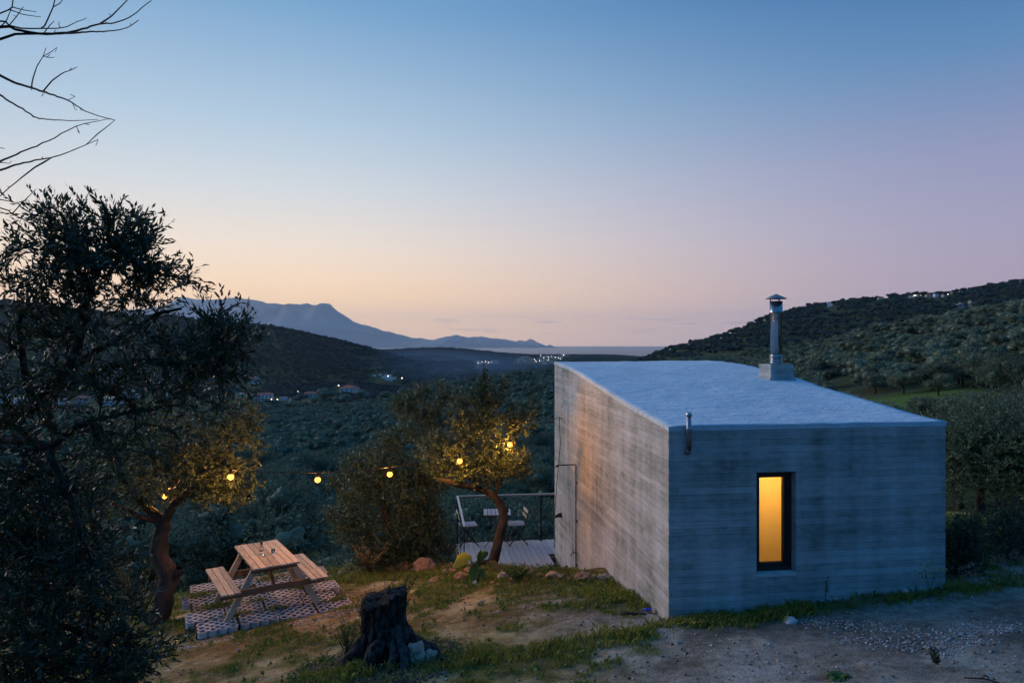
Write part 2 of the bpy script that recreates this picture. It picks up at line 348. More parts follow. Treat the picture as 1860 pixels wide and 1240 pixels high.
def _table():
    tree_h = 3.0*sstep(16, 30, DS)
    Z = np.zeros((NTH, NR))
    zc = np.array([-(TABY[i]-PY0)/F*DS-tree_h for i in range(len(TPX))])
    zk = np.array([np.interp(lrg, np.log(DS/np.cos(TH[i])), zc[i]) for i in range(len(TPX))])
    # behind the camera: a quiet slope that rises with the hillside
    back = np.interp(lrg, np.log([13, 60, 300, 900, 3000, 9000]), [-3, 2, 25, 60, 40, -60])
    ths = np.concatenate([[-math.pi], TH, [math.pi]]); zs = np.vstack([back, zk, back])
    for j in range(NR): Z[:, j] = np.interp(thg, ths, zs[:, j])
    for _ in range(3):                                       # soften the kinks of the table
        Z = (np.roll(Z, 1, 0)+np.roll(Z, -1, 0)+2*Z)/4
    for _ in range(1):
        Zp = np.pad(Z, ((0,0),(1,1)), 'edge'); Z = (Zp[:, :-2]+2*Zp[:, 1:-1]+Zp[:, 2:])/4
    T, L = np.meshgrid(thg, lrg, indexing='ij'); R = np.exp(L); X = R*np.sin(T); Y = R*np.cos(T)
    amp = np.clip((R-25)*.012, 0, 9)
    Z += amp*(fbm(X/(R*.16+8), Y/(R*.16+8), 4, 3)-.5)*.9
    q = Z/7.0; fr = q-np.floor(q); tz = 7.0*(np.floor(q)+sstep(.62, .98, fr)); wt = sstep(380, 560, R)*(1-sstep(1500, 2200, R))*.8; Z = Z*(1-wt)+tz*wt      # cultivation terraces
    Z = np.where(R > 4400, np.minimum(Z, -66-(R-4400)*.01), Z)
    return Z
TZ = _table()
def outer(x, y):
    r = np.hypot(x, y); th = np.arctan2(x, y)
    fi = (th+math.pi)/(2*math.pi)*NTH; fj = np.clip((np.log(np.maximum(r, 13))-LR0)/(LR1-LR0)*(NR-1), 0, NR-1.001)
    i0 = np.floor(fi).astype(int); ti = fi-i0; j0 = fj.astype(int); tj = fj-j0
    i0 %= NTH; i1 = (i0+1) % NTH
    return (TZ[i0, j0]*(1-ti)+TZ[i1, j0]*ti)*(1-tj)+(TZ[i0, j0+1]*(1-ti)+TZ[i1, j0+1]*ti)*tj
def near_z(x, y):
    z = plane(x, y)
    d = edge_d(x, y)
    slope = np.interp(x, [-6, -2, -1, 1.3, 2.5, 5, 7, 9], [.42, .5, .85, .95, .8, .3, .08, .05])
    dd = np.maximum(d+.1, 0); z = z-slope*(np.sqrt(dd*dd+.04)-.2)*(d > -.1)
    z = z+.10*np.exp(-((d+.15)/.28)**2)*(x < 1.6)*(x > -3.4)       # low bank along the edge
    r = np.hypot((x+1.42), (y-7.35)); z = z+.08*np.exp(-(r/.75)**2)  # mound round the stump
    z = z+.055*(fbm(x*1.1, y*1.1, 4, 11)-.5)*2*.6+.016*(fbm(x*7, y*7, 3, 21)-.5)*2
    return z
def ground_z(x, y):
    x = np.asarray(x, float); y = np.asarray(y, float)
    r = np.hypot(x, y); w = sstep(14.5, 22, r)
    w = np.where(y < 4, sstep(9, 30, r), w)
    zn = near_z(x, y); zo = outer(x, y)
    zn = np.maximum(zn, -9.0)
    return zn*(1-w)+zo*w
def gz(x, y): return float(ground_z(np.array([x]), np.array([y]))[0])
def G(px, py, it=40):
    """the point where the ray through a photograph pixel meets the near ground"""
    lo, hi = 4.0, 40.0
    f = lambda D: -(py-PY0)/F*D-gz((px-PX0)/F*D, D)
    D = 4.0
    while D < 60 and f(D) > 0: D += .1
    a, b = D-.1, D
    for _ in range(20):
        m = (a+b)/2
        if f(m) > 0: a = m
        else: b = m
    return P(px, py, b)

# cover fields of the near ground: 0 bare earth, 1 thick grass ; gravel
def seg_d(x, y, pts):
    d = np.full(np.shape(x), 1e9)
    for (ax, ay), (bx, by) in zip(pts[:-1], pts[1:]):
        vx, vy = bx-ax, by-ay; t = np.clip(((x-ax)*vx+(y-ay)*vy)/(vx*vx+vy*vy+1e-9), 0, 1)
        d = np.minimum(d, np.hypot(x-ax-t*vx, y-ay-t*vy))
    return d
def gp(*l): return [tuple(G(a, b)[:2]) for a, b in l]
Z_STRIP = gp((560,1238),(760,1215),(900,1190),(1060,1170),(1180,1148),(1290,1125))
Z_STRIP2 = gp((830,1238),(1000,1210),(1060,1190))
Z_WALL = [tuple(Hxy(.3, -.22)), tuple(Hxy(1.2, -.25)), tuple(Hxy(2.2, -.22)), tuple(Hxy(3.6, -.2)), tuple(Hxy(5.5, -.1))]
Z_SIDE = gp((1060,1058),(1110,1085),(1160,1105))
Z_EDGE = gp((330,1082),(400,1062),(600,1040),(680,1046),(760,1044),(840,1050),(960,1050))
Z_GRAV = gp((1480,1128),(1600,1140),(1680,1160),(1760,1150),(1830,1140))
Z_GRAV2 = gp((1540,1165),(1620,1172),(1690,1175))
Z_SLAB = [(-4.55,9.25),(-3.3,9.65),(-2.25,10.25)]
def cover(x, y):
    n = fbm(x*1.6, y*1.6, 4, 31); n2 = fbm(x*5, y*5, 3, 41)
    g = np.zeros(np.shape(x))
    def zone(pts, w, s): return s*np.exp(-(seg_d(x, y, pts)/w)**2)
    g = zone(Z_STRIP, .26, .95)+zone(Z_STRIP2, .14, .6)+zone(Z_WALL, .20, 1.0)+zone(Z_SIDE, .45, .75)+zone(Z_EDGE, .55, .62)
    track = sstep(-.3, .9, x-(y-7.0)*.1)*(y < 9.4)           # bare track on the right
    g += np.where(x < 1.6, .56, .12)
    g += .40*sstep(5.0, 6.2, x)*(y > 8.6)
    g = g+(n-.5)*1.5+(n2-.5)*.9
    g = g-.30*track*(seg_d(x, y, Z_WALL) > .35)
    g = g-.8*np.exp(-((x+1.42)**2+(y-7.2)**2)/.5)
    gr = zone(Z_GRAV, .30, 1.0)+zone(Z_GRAV2, .22, .9)+zone(Z_SLAB, .17, 1.25)+.14*track
    gr = gr+(fbm(x*2.3, y*2.3, 3, 51)-.5)*.9-.12
    return sstep(.42, .80, g), sstep(.32, .75, gr)

def groundmat(near):
    m, t, b, o = newmat('near_earth' if near else 'hillside_earth')
    c = N(t, 'ShaderNodeTexCoord')
    def no(s, d=6):
        n = N(t, 'ShaderNodeTexNoise', i_2=float(s), i_3=float(d)); t.links.new(c.outputs['Object'], n.inputs['Vector']); return n.outputs[0]
    if near:
        n1 = no(1.3); n2 = no(40, 4); n3 = no(9, 5)
        a = N(t, 'ShaderNodeMath', operation='MULTIPLY_ADD', i_1=.5); t.links.new(n3, a.inputs[0]); t.links.new(n1, a.inputs[2])
        a2 = N(t, 'ShaderNodeMath', operation='MULTIPLY_ADD', i_1=.4); t.links.new(n2, a2.inputs[0]); t.links.new(a.outputs[0], a2.inputs[2])
        r = ramp(t, [(.42, (.125,.080,.030,1)), (.50, (.235,.170,.070,1)), (.60, (.37,.29,.15,1))])
        dv = N(t, 'ShaderNodeMath', operation='DIVIDE', i_1=1.9); t.links.new(a2.outputs[0], dv.inputs[0]); t.links.new(dv.outputs[0], r.inputs[0])
        at = N(t, 'ShaderNodeAttribute', attribute_name='track'); gy = N(t, 'ShaderNodeMix', data_type='RGBA'); t.links.new(at.outputs['Fac'], gy.inputs[0])
        r2 = ramp(t, [(.42, (.125,.102,.080,1)), (.52, (.24,.205,.165,1)), (.62, (.37,.33,.28,1))]); t.links.new(dv.outputs[0], r2.inputs[0])
        t.links.new(r.outputs[0], gy.inputs[6]); t.links.new(r2.outputs[0], gy.inputs[7])
        gt = N(t, 'ShaderNodeAttribute', attribute_name='grass'); gm = N(t, 'ShaderNodeMix', data_type='RGBA')
        gs = N(t, 'ShaderNodeMath', operation='MULTIPLY', i_1=.7); t.links.new(gt.outputs['Fac'], gs.inputs[0]); t.links.new(gs.outputs[0], gm.inputs[0])
        t.links.new(gy.outputs[2], gm.inputs[6]); gm.inputs[7].default_value = (.075,.085,.02,1)
        t.links.new(gm.outputs[2], b.inputs['Base Color'])
        bp = N(t, 'ShaderNodeBump'); bp.inputs['Strength'].default_value = 1; bp.inputs['Distance'].default_value = .03
        t.links.new(a2.outputs[0], bp.inputs['Height']); t.links.new(bp.outputs[0], b.inputs['Normal'])
    else:
        n1 = no(.02); n2 = no(.35, 5)
        a = N(t, 'ShaderNodeMath', operation='MULTIPLY_ADD', i_1=.6); t.links.new(n2, a.inputs[0]); t.links.new(n1, a.inputs[2])
        dv = N(t, 'ShaderNodeMath', operation='DIVIDE', i_1=1.6); t.links.new(a.outputs[0], dv.inputs[0])
        r = ramp(t, [(.38, (.028,.040,.018,1)), (.50, (.046,.066,.020,1)), (.58, (.060,.060,.032,1)), (.68, (.12,.09,.06,1))]); t.links.new(dv.outputs[0], r.inputs[0])
        at = N(t, 'ShaderNodeAttribute', attribute_name='meadow'); mm_ = N(t, 'ShaderNodeMix', data_type='RGBA'); t.links.new(at.outputs['Fac'], mm_.inputs[0]); t.links.new(r.outputs[0], mm_.inputs[6]); mm_.inputs[7].default_value = (.105,.150,.030,1)
        ap = N(t, 'ShaderNodeAttribute', attribute_name='path'); mp_ = N(t, 'ShaderNodeMix', data_type='RGBA'); t.links.new(ap.outputs['Fac'], mp_.inputs[0]); t.links.new(mm_.outputs[2], mp_.inputs[6]); mp_.inputs[7].default_value = (.30,.24,.17,1)
        t.links.new(mp_.outputs[2], b.inputs['Base Color'])
    b.inputs['Roughness'].default_value = 1; b.inputs['Specular IOR Level'].default_value = .1
    return m
M['earth'] = groundmat(True); M['hillearth'] = groundmat(False)

# near ground sheet
gx = np.arange(-11, 14.01, .07); gy_ = np.arange(3.0, 20.01, .07)
X, Y = np.meshgrid(gx, gy_, indexing='ij'); Z = ground_z(X, Y)
cg, cgr = cover(X, Y)
Z = Z+.012*cg
trk = sstep(-.6, 1.2, X-(9.6-Y)*.15)*(1-sstep(9.2, 10.5, Y))*sstep(-.4, .5, np.where(X > 1.4, 1, X+.2))
nx_, ny_ = X.shape; idx = np.arange(nx_*ny_).reshape(nx_, ny_)
Q = np.stack([idx[:-1,:-1], idx[1:,:-1], idx[1:,1:], idx[:-1,1:]], -1).reshape(-1, 4)
me = np_mesh('near_ground', np.stack([X, Y, Z], -1).reshape(-1, 3), Q, M['earth'], True, {'grass': cg.ravel(), 'track': np.clip(trk, 0, 1).ravel(), 'gravel': cgr.ravel()})
tag(link('ground', me), kind='structure')
def meadow(x, y):
    r = np.hypot(x, y); px = PX0+F*x/np.maximum(y, .1)
    return sstep(1500, 1545, px)*(1-sstep(1790, 1850, px))*sstep(60, 68, r)*(1-sstep(104, 118, r))*sstep(.40, .50, fbm(x/11, y/11, 2, 73))*(y > 5)
PATH_LINE = [tuple(P(a, b, d)[:2]) for a, b, d in ((1520, 660, 118), (1548, 690, 98), (1590, 705, 86), (1640, 735, 74), (1700, 760, 64), (1790, 780, 56))]
# outer terrain: valley and hills, polar sheet, a hand's breadth under the near sheet where they lap
T, L = np.meshgrid(np.append(thg, math.pi), np.concatenate([np.log([.5, 2.8]), np.linspace(math.log(4), LR1, 250)]), indexing='ij')
R = np.exp(L); X = R*np.sin(T); Y = R*np.cos(T); Z = ground_z(X, Y)
inn = (X > -10.8) & (X < 13.8) & (Y > 3.2) & (Y < 19.8)
Z = np.where(inn, Z-.35, Z-.004)
nx_, ny_ = X.shape; idx = np.arange(nx_*ny_).reshape(nx_, ny_)
Q = np.stack([idx[:-1,:-1], idx[:-1,1:], idx[1:,1:], idx[1:,:-1]], -1).reshape(-1, 4)
me = np_mesh('valley_terrain', np.stack([X, Y, Z], -1).reshape(-1, 3), Q, M['hillearth'], True, {'meadow': meadow(X, Y).ravel(), 'path': (1-sstep(.8, 2.0, seg_d(X, Y, PATH_LINE))).ravel()})
tag(link('terrain', me), kind='structure')

# sea
m, t, b, o = newmat('sea_water'); b.inputs['Base Color'].default_value = (.03,.045,.07,1); b.inputs['Roughness'].default_value = .28; b.inputs['Specular IOR Level'].default_value = .5
c = N(t, 'ShaderNodeTexCoord'); mp = N(t, 'ShaderNodeMapping'); t.links.new(c.outputs['Object'], mp.inputs[0]); mp.inputs['Scale'].default_value = (.004, .02, 1)
n = N(t, 'ShaderNodeTexNoise', i_2=1.0, i_3=5.0); t.links.new(mp.outputs[0], n.inputs['Vector']); bp = N(t, 'ShaderNodeBump'); bp.inputs['Strength'].default_value = 1.0; bp.inputs['Distance'].default_value = 30
t.links.new(n.outputs[0], bp.inputs['Height']); t.links.new(bp.outputs[0], b.inputs['Normal'])
SEA = -64.0
mb = MB(); mb.add([(-30000,1500,SEA),(30000,1500,SEA),(30000,29500,SEA),(-30000,29500,SEA)], [(0,1,2,3)])
tag(mb.build('sea', m), kind='structure')
# far mountains beyond the bay
mm = simple('mountain_rock', (.25,.23,.22), .95, 0, .3, .0008, 0, .1)
def mountain(sky, Dm, depth, name, seed):
    px = np.linspace(sky[0][0], sky[-1][0], 260); yy = np.interp(px, [a for a, b in sky], [b for a, b in sky])
    yy = yy-(fbm(px/9, px*0, 3, seed)-.5)*4.2
    h = -(yy-PY0)/F*Dm
    s = np.linspace(-1, 1, 41); V = np.zeros((260, 41, 3))
    for j, q in enumerate(s):
        D = Dm+q*depth; V[:, j, 0] = (px-PX0)/F*Dm+q*300*np.sin(px/40); V[:, j, 1] = D
        prof = (1-abs(q))**.8*(1-.0*q); rid = 1+(fbm(px/22+q*3, px*0+q*4, 4, seed+5)-.5)*.5*(abs(q) > .01)
        V[:, j, 2] = SEA-8+(h-SEA+8)*prof*np.where(abs(q) < .01, 1, np.minimum(rid, 1/np.maximum(prof, .3)))
    idx = np.arange(260*41).reshape(260, 41)
    Q = np.stack([idx[:-1,:-1], idx[1:,:-1], idx[1:,1:], idx[:-1,1:]], -1).reshape(-1, 4)
    tag(link(name, np_mesh(name, V.reshape(-1, 3), Q, mm, True)), kind='structure')
mountain([(-500,640),(-200,600),(60,580),(200,566),(300,556),(340,541),(380,546),(420,540),(440,541),(480,549),(520,553),(560,552),(582,555),(596,550),(615,566),(640,584),(670,592),(700,601),(745,612),(790,618),(850,627),(900,633)], 17000, 2600, 'mountain', 5)
mountain([(740,632),(775,620),(800,614),(825,608.5),(850,612.5),(885,612),(920,616),(938,619),(943,617),(955,619.5),(963,616),(975,622),(985,626),(1005,628.6),(1030,634)], 15500, 1200, 'headland_hills', 9)
# the air between here and the mountains
hz = MB(); hz.box((-31000, -300, SEA-90), (31000, 29800, 1260)); hm = bpy.data.materials.new('haze_air'); hm.use_nodes = True; t = hm.node_tree; t.nodes.clear()
o_ = N(t, 'ShaderNodeOutputMaterial'); pv = N(t, 'ShaderNodeVolumePrincipled'); pv.inputs['Color'].default_value = (.76,.88,1,1); pv.inputs['Density'].default_value = 3.0e-5; pv.inputs['Anisotropy'].default_value = 0.3
t.links.new(pv.outputs[0], o_.inputs['Volume'])
if 'NOHAZE' not in globals(): tag(hz.build('haze', hm), kind='stuff')
# ================================================================== CONCRETE HOUSE
RL = ([-.5,0,1.56,3.03,4.30,5.4,6.8,7.2], [-.97,-.932,-.808,-.654,-.526,-.43,-.368,-.36])
RR = ([-.5,0,.62,1.53,2.65,3.31,5.18,6.19,6.8,7.2], [-.965,-.926,-.885,-.78,-.656,-.558,-.385,-.352,-.350,-.35])
def roof_z(u, v):
    k = min(max(u/HW, 0), 1); k = k*k*(3-2*k)
    return float(np.interp(v, *RL)*(1-k)+np.interp(v, *RR)*k)
HM = Matrix(((UU[0], VV[0], 0, A0[0]), (UU[1], VV[1], 0, A0[1]), (0, 0, 1, 0), (0, 0, 0, 1)))
house = empty('concrete_house', (A0[0], A0[1], -4.45), math.atan2(UU[1], UU[0]))
tag(house, 'small board-marked concrete cabin with sloping pale roof and one lit window', 'house')
OFF = 4.45                                    # children are built in the frame of the house: (u, v, z+4.45)
BH = .078; BOT = -5.2; RT = .055
def course_faces(mb, axis, fixed, out, a0, a1, top, holes=(), seed=0):
    """board courses: each board stands a few mm proud of the core by its own amount"""
    rr = random.Random(seed); z = math.floor((BOT+OFF)/BH)*BH-OFF
    while z < -.3:
        a = a0; first = True
        brk = []
        while a < a1:
            L = rr.uniform(1.6, 3.0); brk.append((a, min(a+L, a1))); a += L
        for (s, e) in brk:
            segs = [(s, e)]
            for (h0, h1, hz0, hz1) in holes:
                if z+BH > hz0 and z < hz1:
                    ns = []
                    for (p, q) in segs:
                        if q <= h0 or p >= h1: ns.append((p, q)); continue
                        if p < h0: ns.append((p, h0))
                        if q > h1: ns.append((h1, q))
                    segs = ns
            off = rr.uniform(.001, .0045)
            for (p, q) in segs:
                if p <= a0: p = a0+rr.uniform(0, .010)
                if q >= a1: q = a1-rr.uniform(0, .010)
                n = max(1, int((q-p)/.35)); pts = np.linspace(p, q, n+1)
                zt = [min(z+BH-.0025, top(x)) for x in pts]; zb = z+rr.uniform(.0, .002)
                for (h0, h1, hz0, hz1) in holes:                 # courses that the opening cuts in height
                    if p >= h0-.001 and q <= h1+.001: pass
                if max(zt) <= zb+.005: continue
                vs = []; fs = []
                for x, t_ in zip(pts, zt):
                    t_ = max(t_, zb+.001)
                    for d in (0, off):
                        for zz in (zb, t_):
                            w = fixed+out*d
                            vs.append((w, x, zz+OFF) if axis == 'v' else (x, w, zz+OFF))
                for i in range(n):
                    b0 = i*4; b1 = b0+4
                    fs += [(b0+2, b1+2, b1+3, b0+3), (b0+3, b1+3, b1+1, b0+1), (b0, b1, b1+2, b0+2)]
                fs += [(0, 2, 3, 1), (n*4, n*4+1, n*4+3, n*4+2)]
                mb.add(vs, fs)
        z += BH
def wall_core(mb, axis, f0, f1, a0, a1, top, zlo=BOT):
    n = max(1, int((a1-a0)/.3)); pts = np.linspace(a0, a1, n+1); vs = []; fs = []
    for x in pts:
        for w in (f0, f1):
            for zz in (zlo, top(x)):
                vs.append((w, x, zz+OFF) if axis == 'v' else (x, w, zz+OFF))
    for i in range(n):
        a, b = i*4, i*4+4
        fs += [(a, b, b+1, a+1), (a+2, a+3, b+3, b+2), (a+1, b+1, b+3, a+3), (a, a+2, b+2, b)]
    fs += [(0, 1, 3, 2), (n*4, n*4+2, n*4+3, n*4+1)]
    mb.add(vs, fs)
WT = .25; WU0, WU1, WZ0, WZ1 = 1.06, 1.553, -2.69, -1.475
tl = lambda v: roof_z(0, v)-RT; trr = lambda v: roof_z(HW, v)-RT
tf = lambda u: roof_z(u, 0)-RT; tb = lambda u: roof_z(u, HL)-RT
mb = MB(); wall_core(mb, 'v', 0, WT, 0, HL, tl); course_faces(mb, 'v', 0, -1, 0, HL, tl, seed=3); mb.build('wall', M['concrete'], house)['label'] = 'long side wall of pale grey board-marked concrete'
mb = MB()
wall_core(mb, 'u', .0, WT, WT, WU0, tf); wall_core(mb, 'u', 0, WT, WU1, HW-WT, tf)
wall_core(mb, 'u', 0, WT, WU0, WU1, tf, WZ1); wall_core(mb, 'u', 0, WT, WU0, WU1, lambda x: WZ0)
course_faces(mb, 'u', 0, -1, 0, HW, tf, [(WU0, WU1, WZ0+.02, WZ1-.02)], seed=5)
mb.build('wall', M['concrete'], house)['label'] = 'end wall of concrete with the lit window in it'
mb = MB(); wall_core(mb, 'v', HW-WT, HW, 0, HL, trr); mb.build('wall', M['concrete'], house)
mb = MB(); wall_core(mb, 'u', HL-WT, HL, WT, HW-WT, tb); mb.build('wall', M['concrete'], house)
mb = MB(); mb.box((WT, WT, -3.2+OFF), (HW-WT, HL-WT, -3.1+OFF)); mb.build('floor', M['wood_dark'], house)
# roof: one thick coated sheet with a slightly uneven edge
nu, nv = 40, 76; us = np.linspace(-.006, HW+.006, nu); vs_ = np.linspace(-.009, HL+.01, nv); V = []; 
for top_ in (1, 0):
    for i, u in enumerate(us):
        for j, v in enumerate(vs_):
            e = (i in (0, nu-1))*1 or (j in (0, nv-1))*1
            dz = .012*(float(fbm(u*2.1, v*2.1, 4, 61))-.5)*2+(.006*(random.random()-.5) if e else 0)
            V.append((u+(.004*(random.random()-.5) if e else 0), v+(.004*(random.random()-.5) if e else 0), roof_z(u, v)+OFF+(dz if top_ else -RT+.001)))
Fq = []; n0 = nu*nv
for i in range(nu-1):
    for j in range(nv-1):
        a = i*nv+j; Fq.append((a, a+nv, a+nv+1, a+1)); Fq.append((n0+a, n0+a+1, n0+a+nv+1, n0+a+nv))
for i in range(nu-1):
    for j in (0, nv-1):
        a = i*nv+j; Fq.append((a, n0+a, n0+a+nv, a+nv) if j == 0 else (a, a+nv, n0+a+nv, n0+a))
for j in range(nv-1):
    for i in (0, nu-1):
        a = i*nv+j; Fq.append((a, a+1, n0+a+1, n0+a) if i == 0 else (a, n0+a, n0+a+1, a+1))
mb = MB(); mb.add(V, Fq); ro = mb.build('roof', M['roof'], house, True)
ro.data.polygons.foreach_set('use_smooth', [i < (nu-1)*(nv-1)*2 for i in range(len(ro.data.polygons))])
# window
wf = empty('window'); wf.parent = house
def ringbox(mb, u0, u1, z0, z1, w, v0, v1):
    mb.box((u0, v0, z0+OFF), (u0+w, v1, z1+OFF)); mb.box((u1-w, v0, z0+OFF), (u1, v1, z1+OFF))
    mb.box((u0+w, v0, z0+OFF), (u1-w, v1, z0+w+OFF)); mb.box((u0+w, v0, z1-w+OFF), (u1-w, v1, z1+OFF))
mb = MB(); ringbox(mb, WU0+.003, WU1-.003, WZ0+.022, WZ1-.003, .052, .10, .17); mb.build('frame', M['frame'], wf)
mb = MB(); ringbox(mb, WU0+.050, WU1-.050, WZ0+.068, WZ1-.050, .045, .115, .165); mb.build('sash', M['frame'], wf)
mb = MB(); mb.box((WU0+.09, .140, WZ0+.10+OFF), (WU1-.09, .146, WZ1-.09+OFF)); mb.build('pane', M['pane'], wf)
mb = MB(); mb.add([(WU0+.04, .185, WZ0+.05+OFF), (WU1-.04, .185, WZ0+.05+OFF), (WU1-.04, .185, WZ1-.03+OFF), (WU0+.04, .185, WZ1-.03+OFF)], [(0,1,2,3)]); mb.build('blind', M['blind'], wf)
mb = MB(); mb.box((WU0+.001, -.012, WZ0-.012+OFF), (WU1-.001, .12, WZ0+.020+OFF)); mb.build('window_sill', M['rock_white'], wf)
room = bpy.data.lights.new('room_lamp', 'POINT'); room.energy = 31; room.color = (1, .66, .30); room.shadow_soft_size = .12
rl = bpy.data.objects.new('room_lamp', room); COL.objects.link(rl); rl.parent = house; rl.location = (1.30, .80, -1.45+OFF)
# vent pipe on the end wall
vp = MB(); vp.tube([(.217, -.055, -1.20+OFF), (.217, -.055, -.80+OFF)], .027, 14); vp.tube([(.217, .01, -1.235+OFF), (.217, -.03, -1.23+OFF), (.217, -.055, -1.20+OFF)], .03, 12)
vo = vp.build('vent_pipe', M['steel_dull'], house, True)
mb = MB(); mb.lathe([(.030, -.97), (.034, -.965), (.034, -.95), (.030, -.945)], 14, (.217, -.055, OFF)); mb.build('collar', M['steel'], vo, True); mb = MB(); mb.lathe([(.030, -.815), (.036, -.81), (.036, -.79), (.022, -.765)], 14, (.217, -.055, OFF)); mb.build('collar', M['steel'], vo, True)
# chimney: block, flue with rings, cap
cb = MB(); cb.box((2.94, 3.17, -.72+OFF), (3.35, 3.58, -.325+OFF)); cb.box((2.91, 3.14, -.72+OFF), (3.38, 3.61, roof_z(3.1, 3.2)+.03+OFF)); co = cb.build('chimney', M['concrete'], house)
bv = co.modifiers.new('edge', 'BEVEL'); bv.width = .012; bv.segments = 2
cc = (3.145, 3.375, OFF); r = .093
mb = MB(); mb.lathe([(r,-.33),(r,.43),(r+.004,.44),(r+.004,.50),(r+.018,.53),(r+.018,.575),(r+.012,.58),(r+.012,.735),(.0,.735)], 28, cc); mb.build('flue', M['steel'], co, True)
mb = MB()
for z in (-.30, -.262, -.224, -.186):
    mb = MB(); mb.lathe([(r+.001,z-.013),(r+.011,z-.009),(r+.011,z+.009),(r+.001,z+.013)], 28, cc); mb.build('collar_ring', M['steel'], co, True)

mb = MB()
for k in range(3):
    a = k*2.1+.5; mb = MB(); mb.box((cc[0]+.09*math.cos(a)-.008, cc[1]+.09*math.sin(a)-.008, .72+OFF), (cc[0]+.09*math.cos(a)+.008, cc[1]+.09*math.sin(a)+.008, .79+OFF)); mb.build('bracket', M['steel_dull'], co)
mb = MB(); mb.lathe([(.172,.775),(.172,.782),(.004,.862),(0,.862)], 32, cc); mb.build('cap', M['steel_dull'], co)
# outdoor shower: riser on the side wall with an arm that stands out from it, mixer tap
sv = 4.64; sp_ = MB(); sp_.tube([(-.03, sv, -4.30+OFF), (-.03, sv, -2.20+OFF), (-.045, sv, -2.175+OFF), (-.38, sv-.02, -2.175+OFF)], .011, 8)
so = sp_.build('shower_pipe', M['copper'], house, True)
mb = MB(); mb.lathe([(.012,0),(.03,-.02),(.034,-.035),(.0,-.035)], 14, (-.385, sv-.02, -2.172+OFF)); mb.build('shower_head', M['copper'], so, True)
mb = MB(); mb.tube([(-.02, sv, -3.77+OFF), (-.10, sv, -3.77+OFF), (-.12, sv, -3.83+OFF)], .012, 8); mb.tube([(-.07, sv-.07, -3.74+OFF), (-.07, sv+.07, -3.80+OFF)], .011, 8); mb.tube([(-.07,sv-.02,-3.77+OFF),(-.11,sv-.05,-3.69+OFF)], .007, 6); mb.build('tap', M['steel_dull'], so, True)
mb = MB()
for z in (-2.5, -3.2, -4.0):
    mb = MB(); mb.lathe([(.018,-.012),(.018,.012)], 10, (-.02, sv, z+OFF)); mb.build('pipe_clip', M['metal'], so)
# little spout light and cable hook
mb = MB(); mb.tube([(0, 6.08, -3.45+OFF), (-.05, 6.08, -3.45+OFF), (-.17, 6.06, -3.48+OFF)], [.05,.045,.012], 10); mb.build('wall_spout', M['metal'], house, True)
mb = MB(); mb.tube([(.0, 5.97, -1.48+OFF), (-.06, 5.97, -1.48+OFF), (-.07, 5.97, -1.45+OFF)], .009, 6); mb.build('cable_hook', M['metal'], house)

# ================================================================== DECK with railing, beyond the house
DZ = -4.45
deck = empty('timber_deck', (A0[0], A0[1], DZ), math.atan2(UU[1], UU[0]))
tag(deck, 'grey plank deck along the far side of the concrete cabin', 'deck')
DU0, DV0, DV1 = -2.02, 4.55, 7.86
pw = .118; variants = []
for k in range(5):
    mb = MB(); L = DV1-DV0-.02*(k % 3); wv = random.uniform(-.002, .002)
    n = 6
    for i in range(n):
        mb.box((0, L*i/n, -.024), (pw-.007, L*(i+1)/n, 0.0)) if False else None
    mb.box((0, 0, -.024), (pw-.007, L, 0)); variants.append(mb.build('plank', M['deck'], mesh_only=True))
nn = int((HW-DU0)/pw)
for i in range(nn):
    u = DU0+i*pw
    if u+pw < -.015:
        o = link('plank', random.choice(variants), deck); o.location = (u, DV0, random.uniform(-.002, .002)); o.rotation_euler = (0, random.uniform(-.004, .004), 0)
short = MB(); short.box((0, 0, -.024), (pw-.007, DV1-HL-.03, 0)); short = short.build('plank', M['deck'], mesh_only=True)
for i in range(nn):
    u = DU0+i*pw
    if u+pw >= -.015 and u < 1.2:
        o = link('plank', short, deck); o.location = (u, HL+.02, random.uniform(-.002, .002))
mb = MB()
for v in (DV0+.1, 5.6, 6.7, DV1-.1): mb.box((DU0+.02, v-.04, -.20), (-.03, v+.04, -.026))
mb.box((DU0-.03, DV0, -.22), (DU0-.004, DV1, .0)); mb.box((DU0-.03, DV1+.002, -.22), (HW, DV1+.03, 0))
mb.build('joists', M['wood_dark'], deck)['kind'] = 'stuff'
mb = MB()
for u, v in ((DU0+.1, 4.8), (DU0+.1, 6.3), (DU0+.1, 7.6), (-.4, 7.6), (-.4, 6.0)): mb.box((u-.05, v-.05, -3.2), (u+.05, v+.05, -.2))
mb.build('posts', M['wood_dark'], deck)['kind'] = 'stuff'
rail = empty('deck_railing', (A0[0], A0[1], DZ), math.atan2(UU[1], UU[0]))
tag(rail, 'thin black metal railing with steel handrail round the deck', 'railing')
post = MB(); post.box((-.02, -.008, 0), (.02, .008, 1.03)); post.box((-.03, -.03, 0), (.03, .03, .008)); post = post.build('post', M['metal'], mesh_only=True)
for u, v, a in ((DU0, 5.28, 1.57), (DU0, 6.45, 1.57), (DU0, DV1-.05, .8), (.95, DV1-.05, 0), (-.12, DV1-.05, 0), ):
    o = link('post', post, rail); o.location = (u, v, .0); o.rotation_euler = (0, 0, a)
for (a, b) in (((DU0, 5.25, 1.05), (DU0, DV1-.02, 1.05)), ((DU0+.025, DV1-.05, 1.05), (1.4, DV1-.05, 1.05))):
    mb = MB(); mb.beam(a, b, .042, .035); mb.build('handrail', M['railtop'], rail)
mb = MB()
for zz in (.25, .52, .79):
    mb.tube([(DU0, 5.28, zz), (DU0, DV1-.05, zz)], .003, 5)
mb.build('wires', M['metal'], rail)['kind'] = 'stuff'

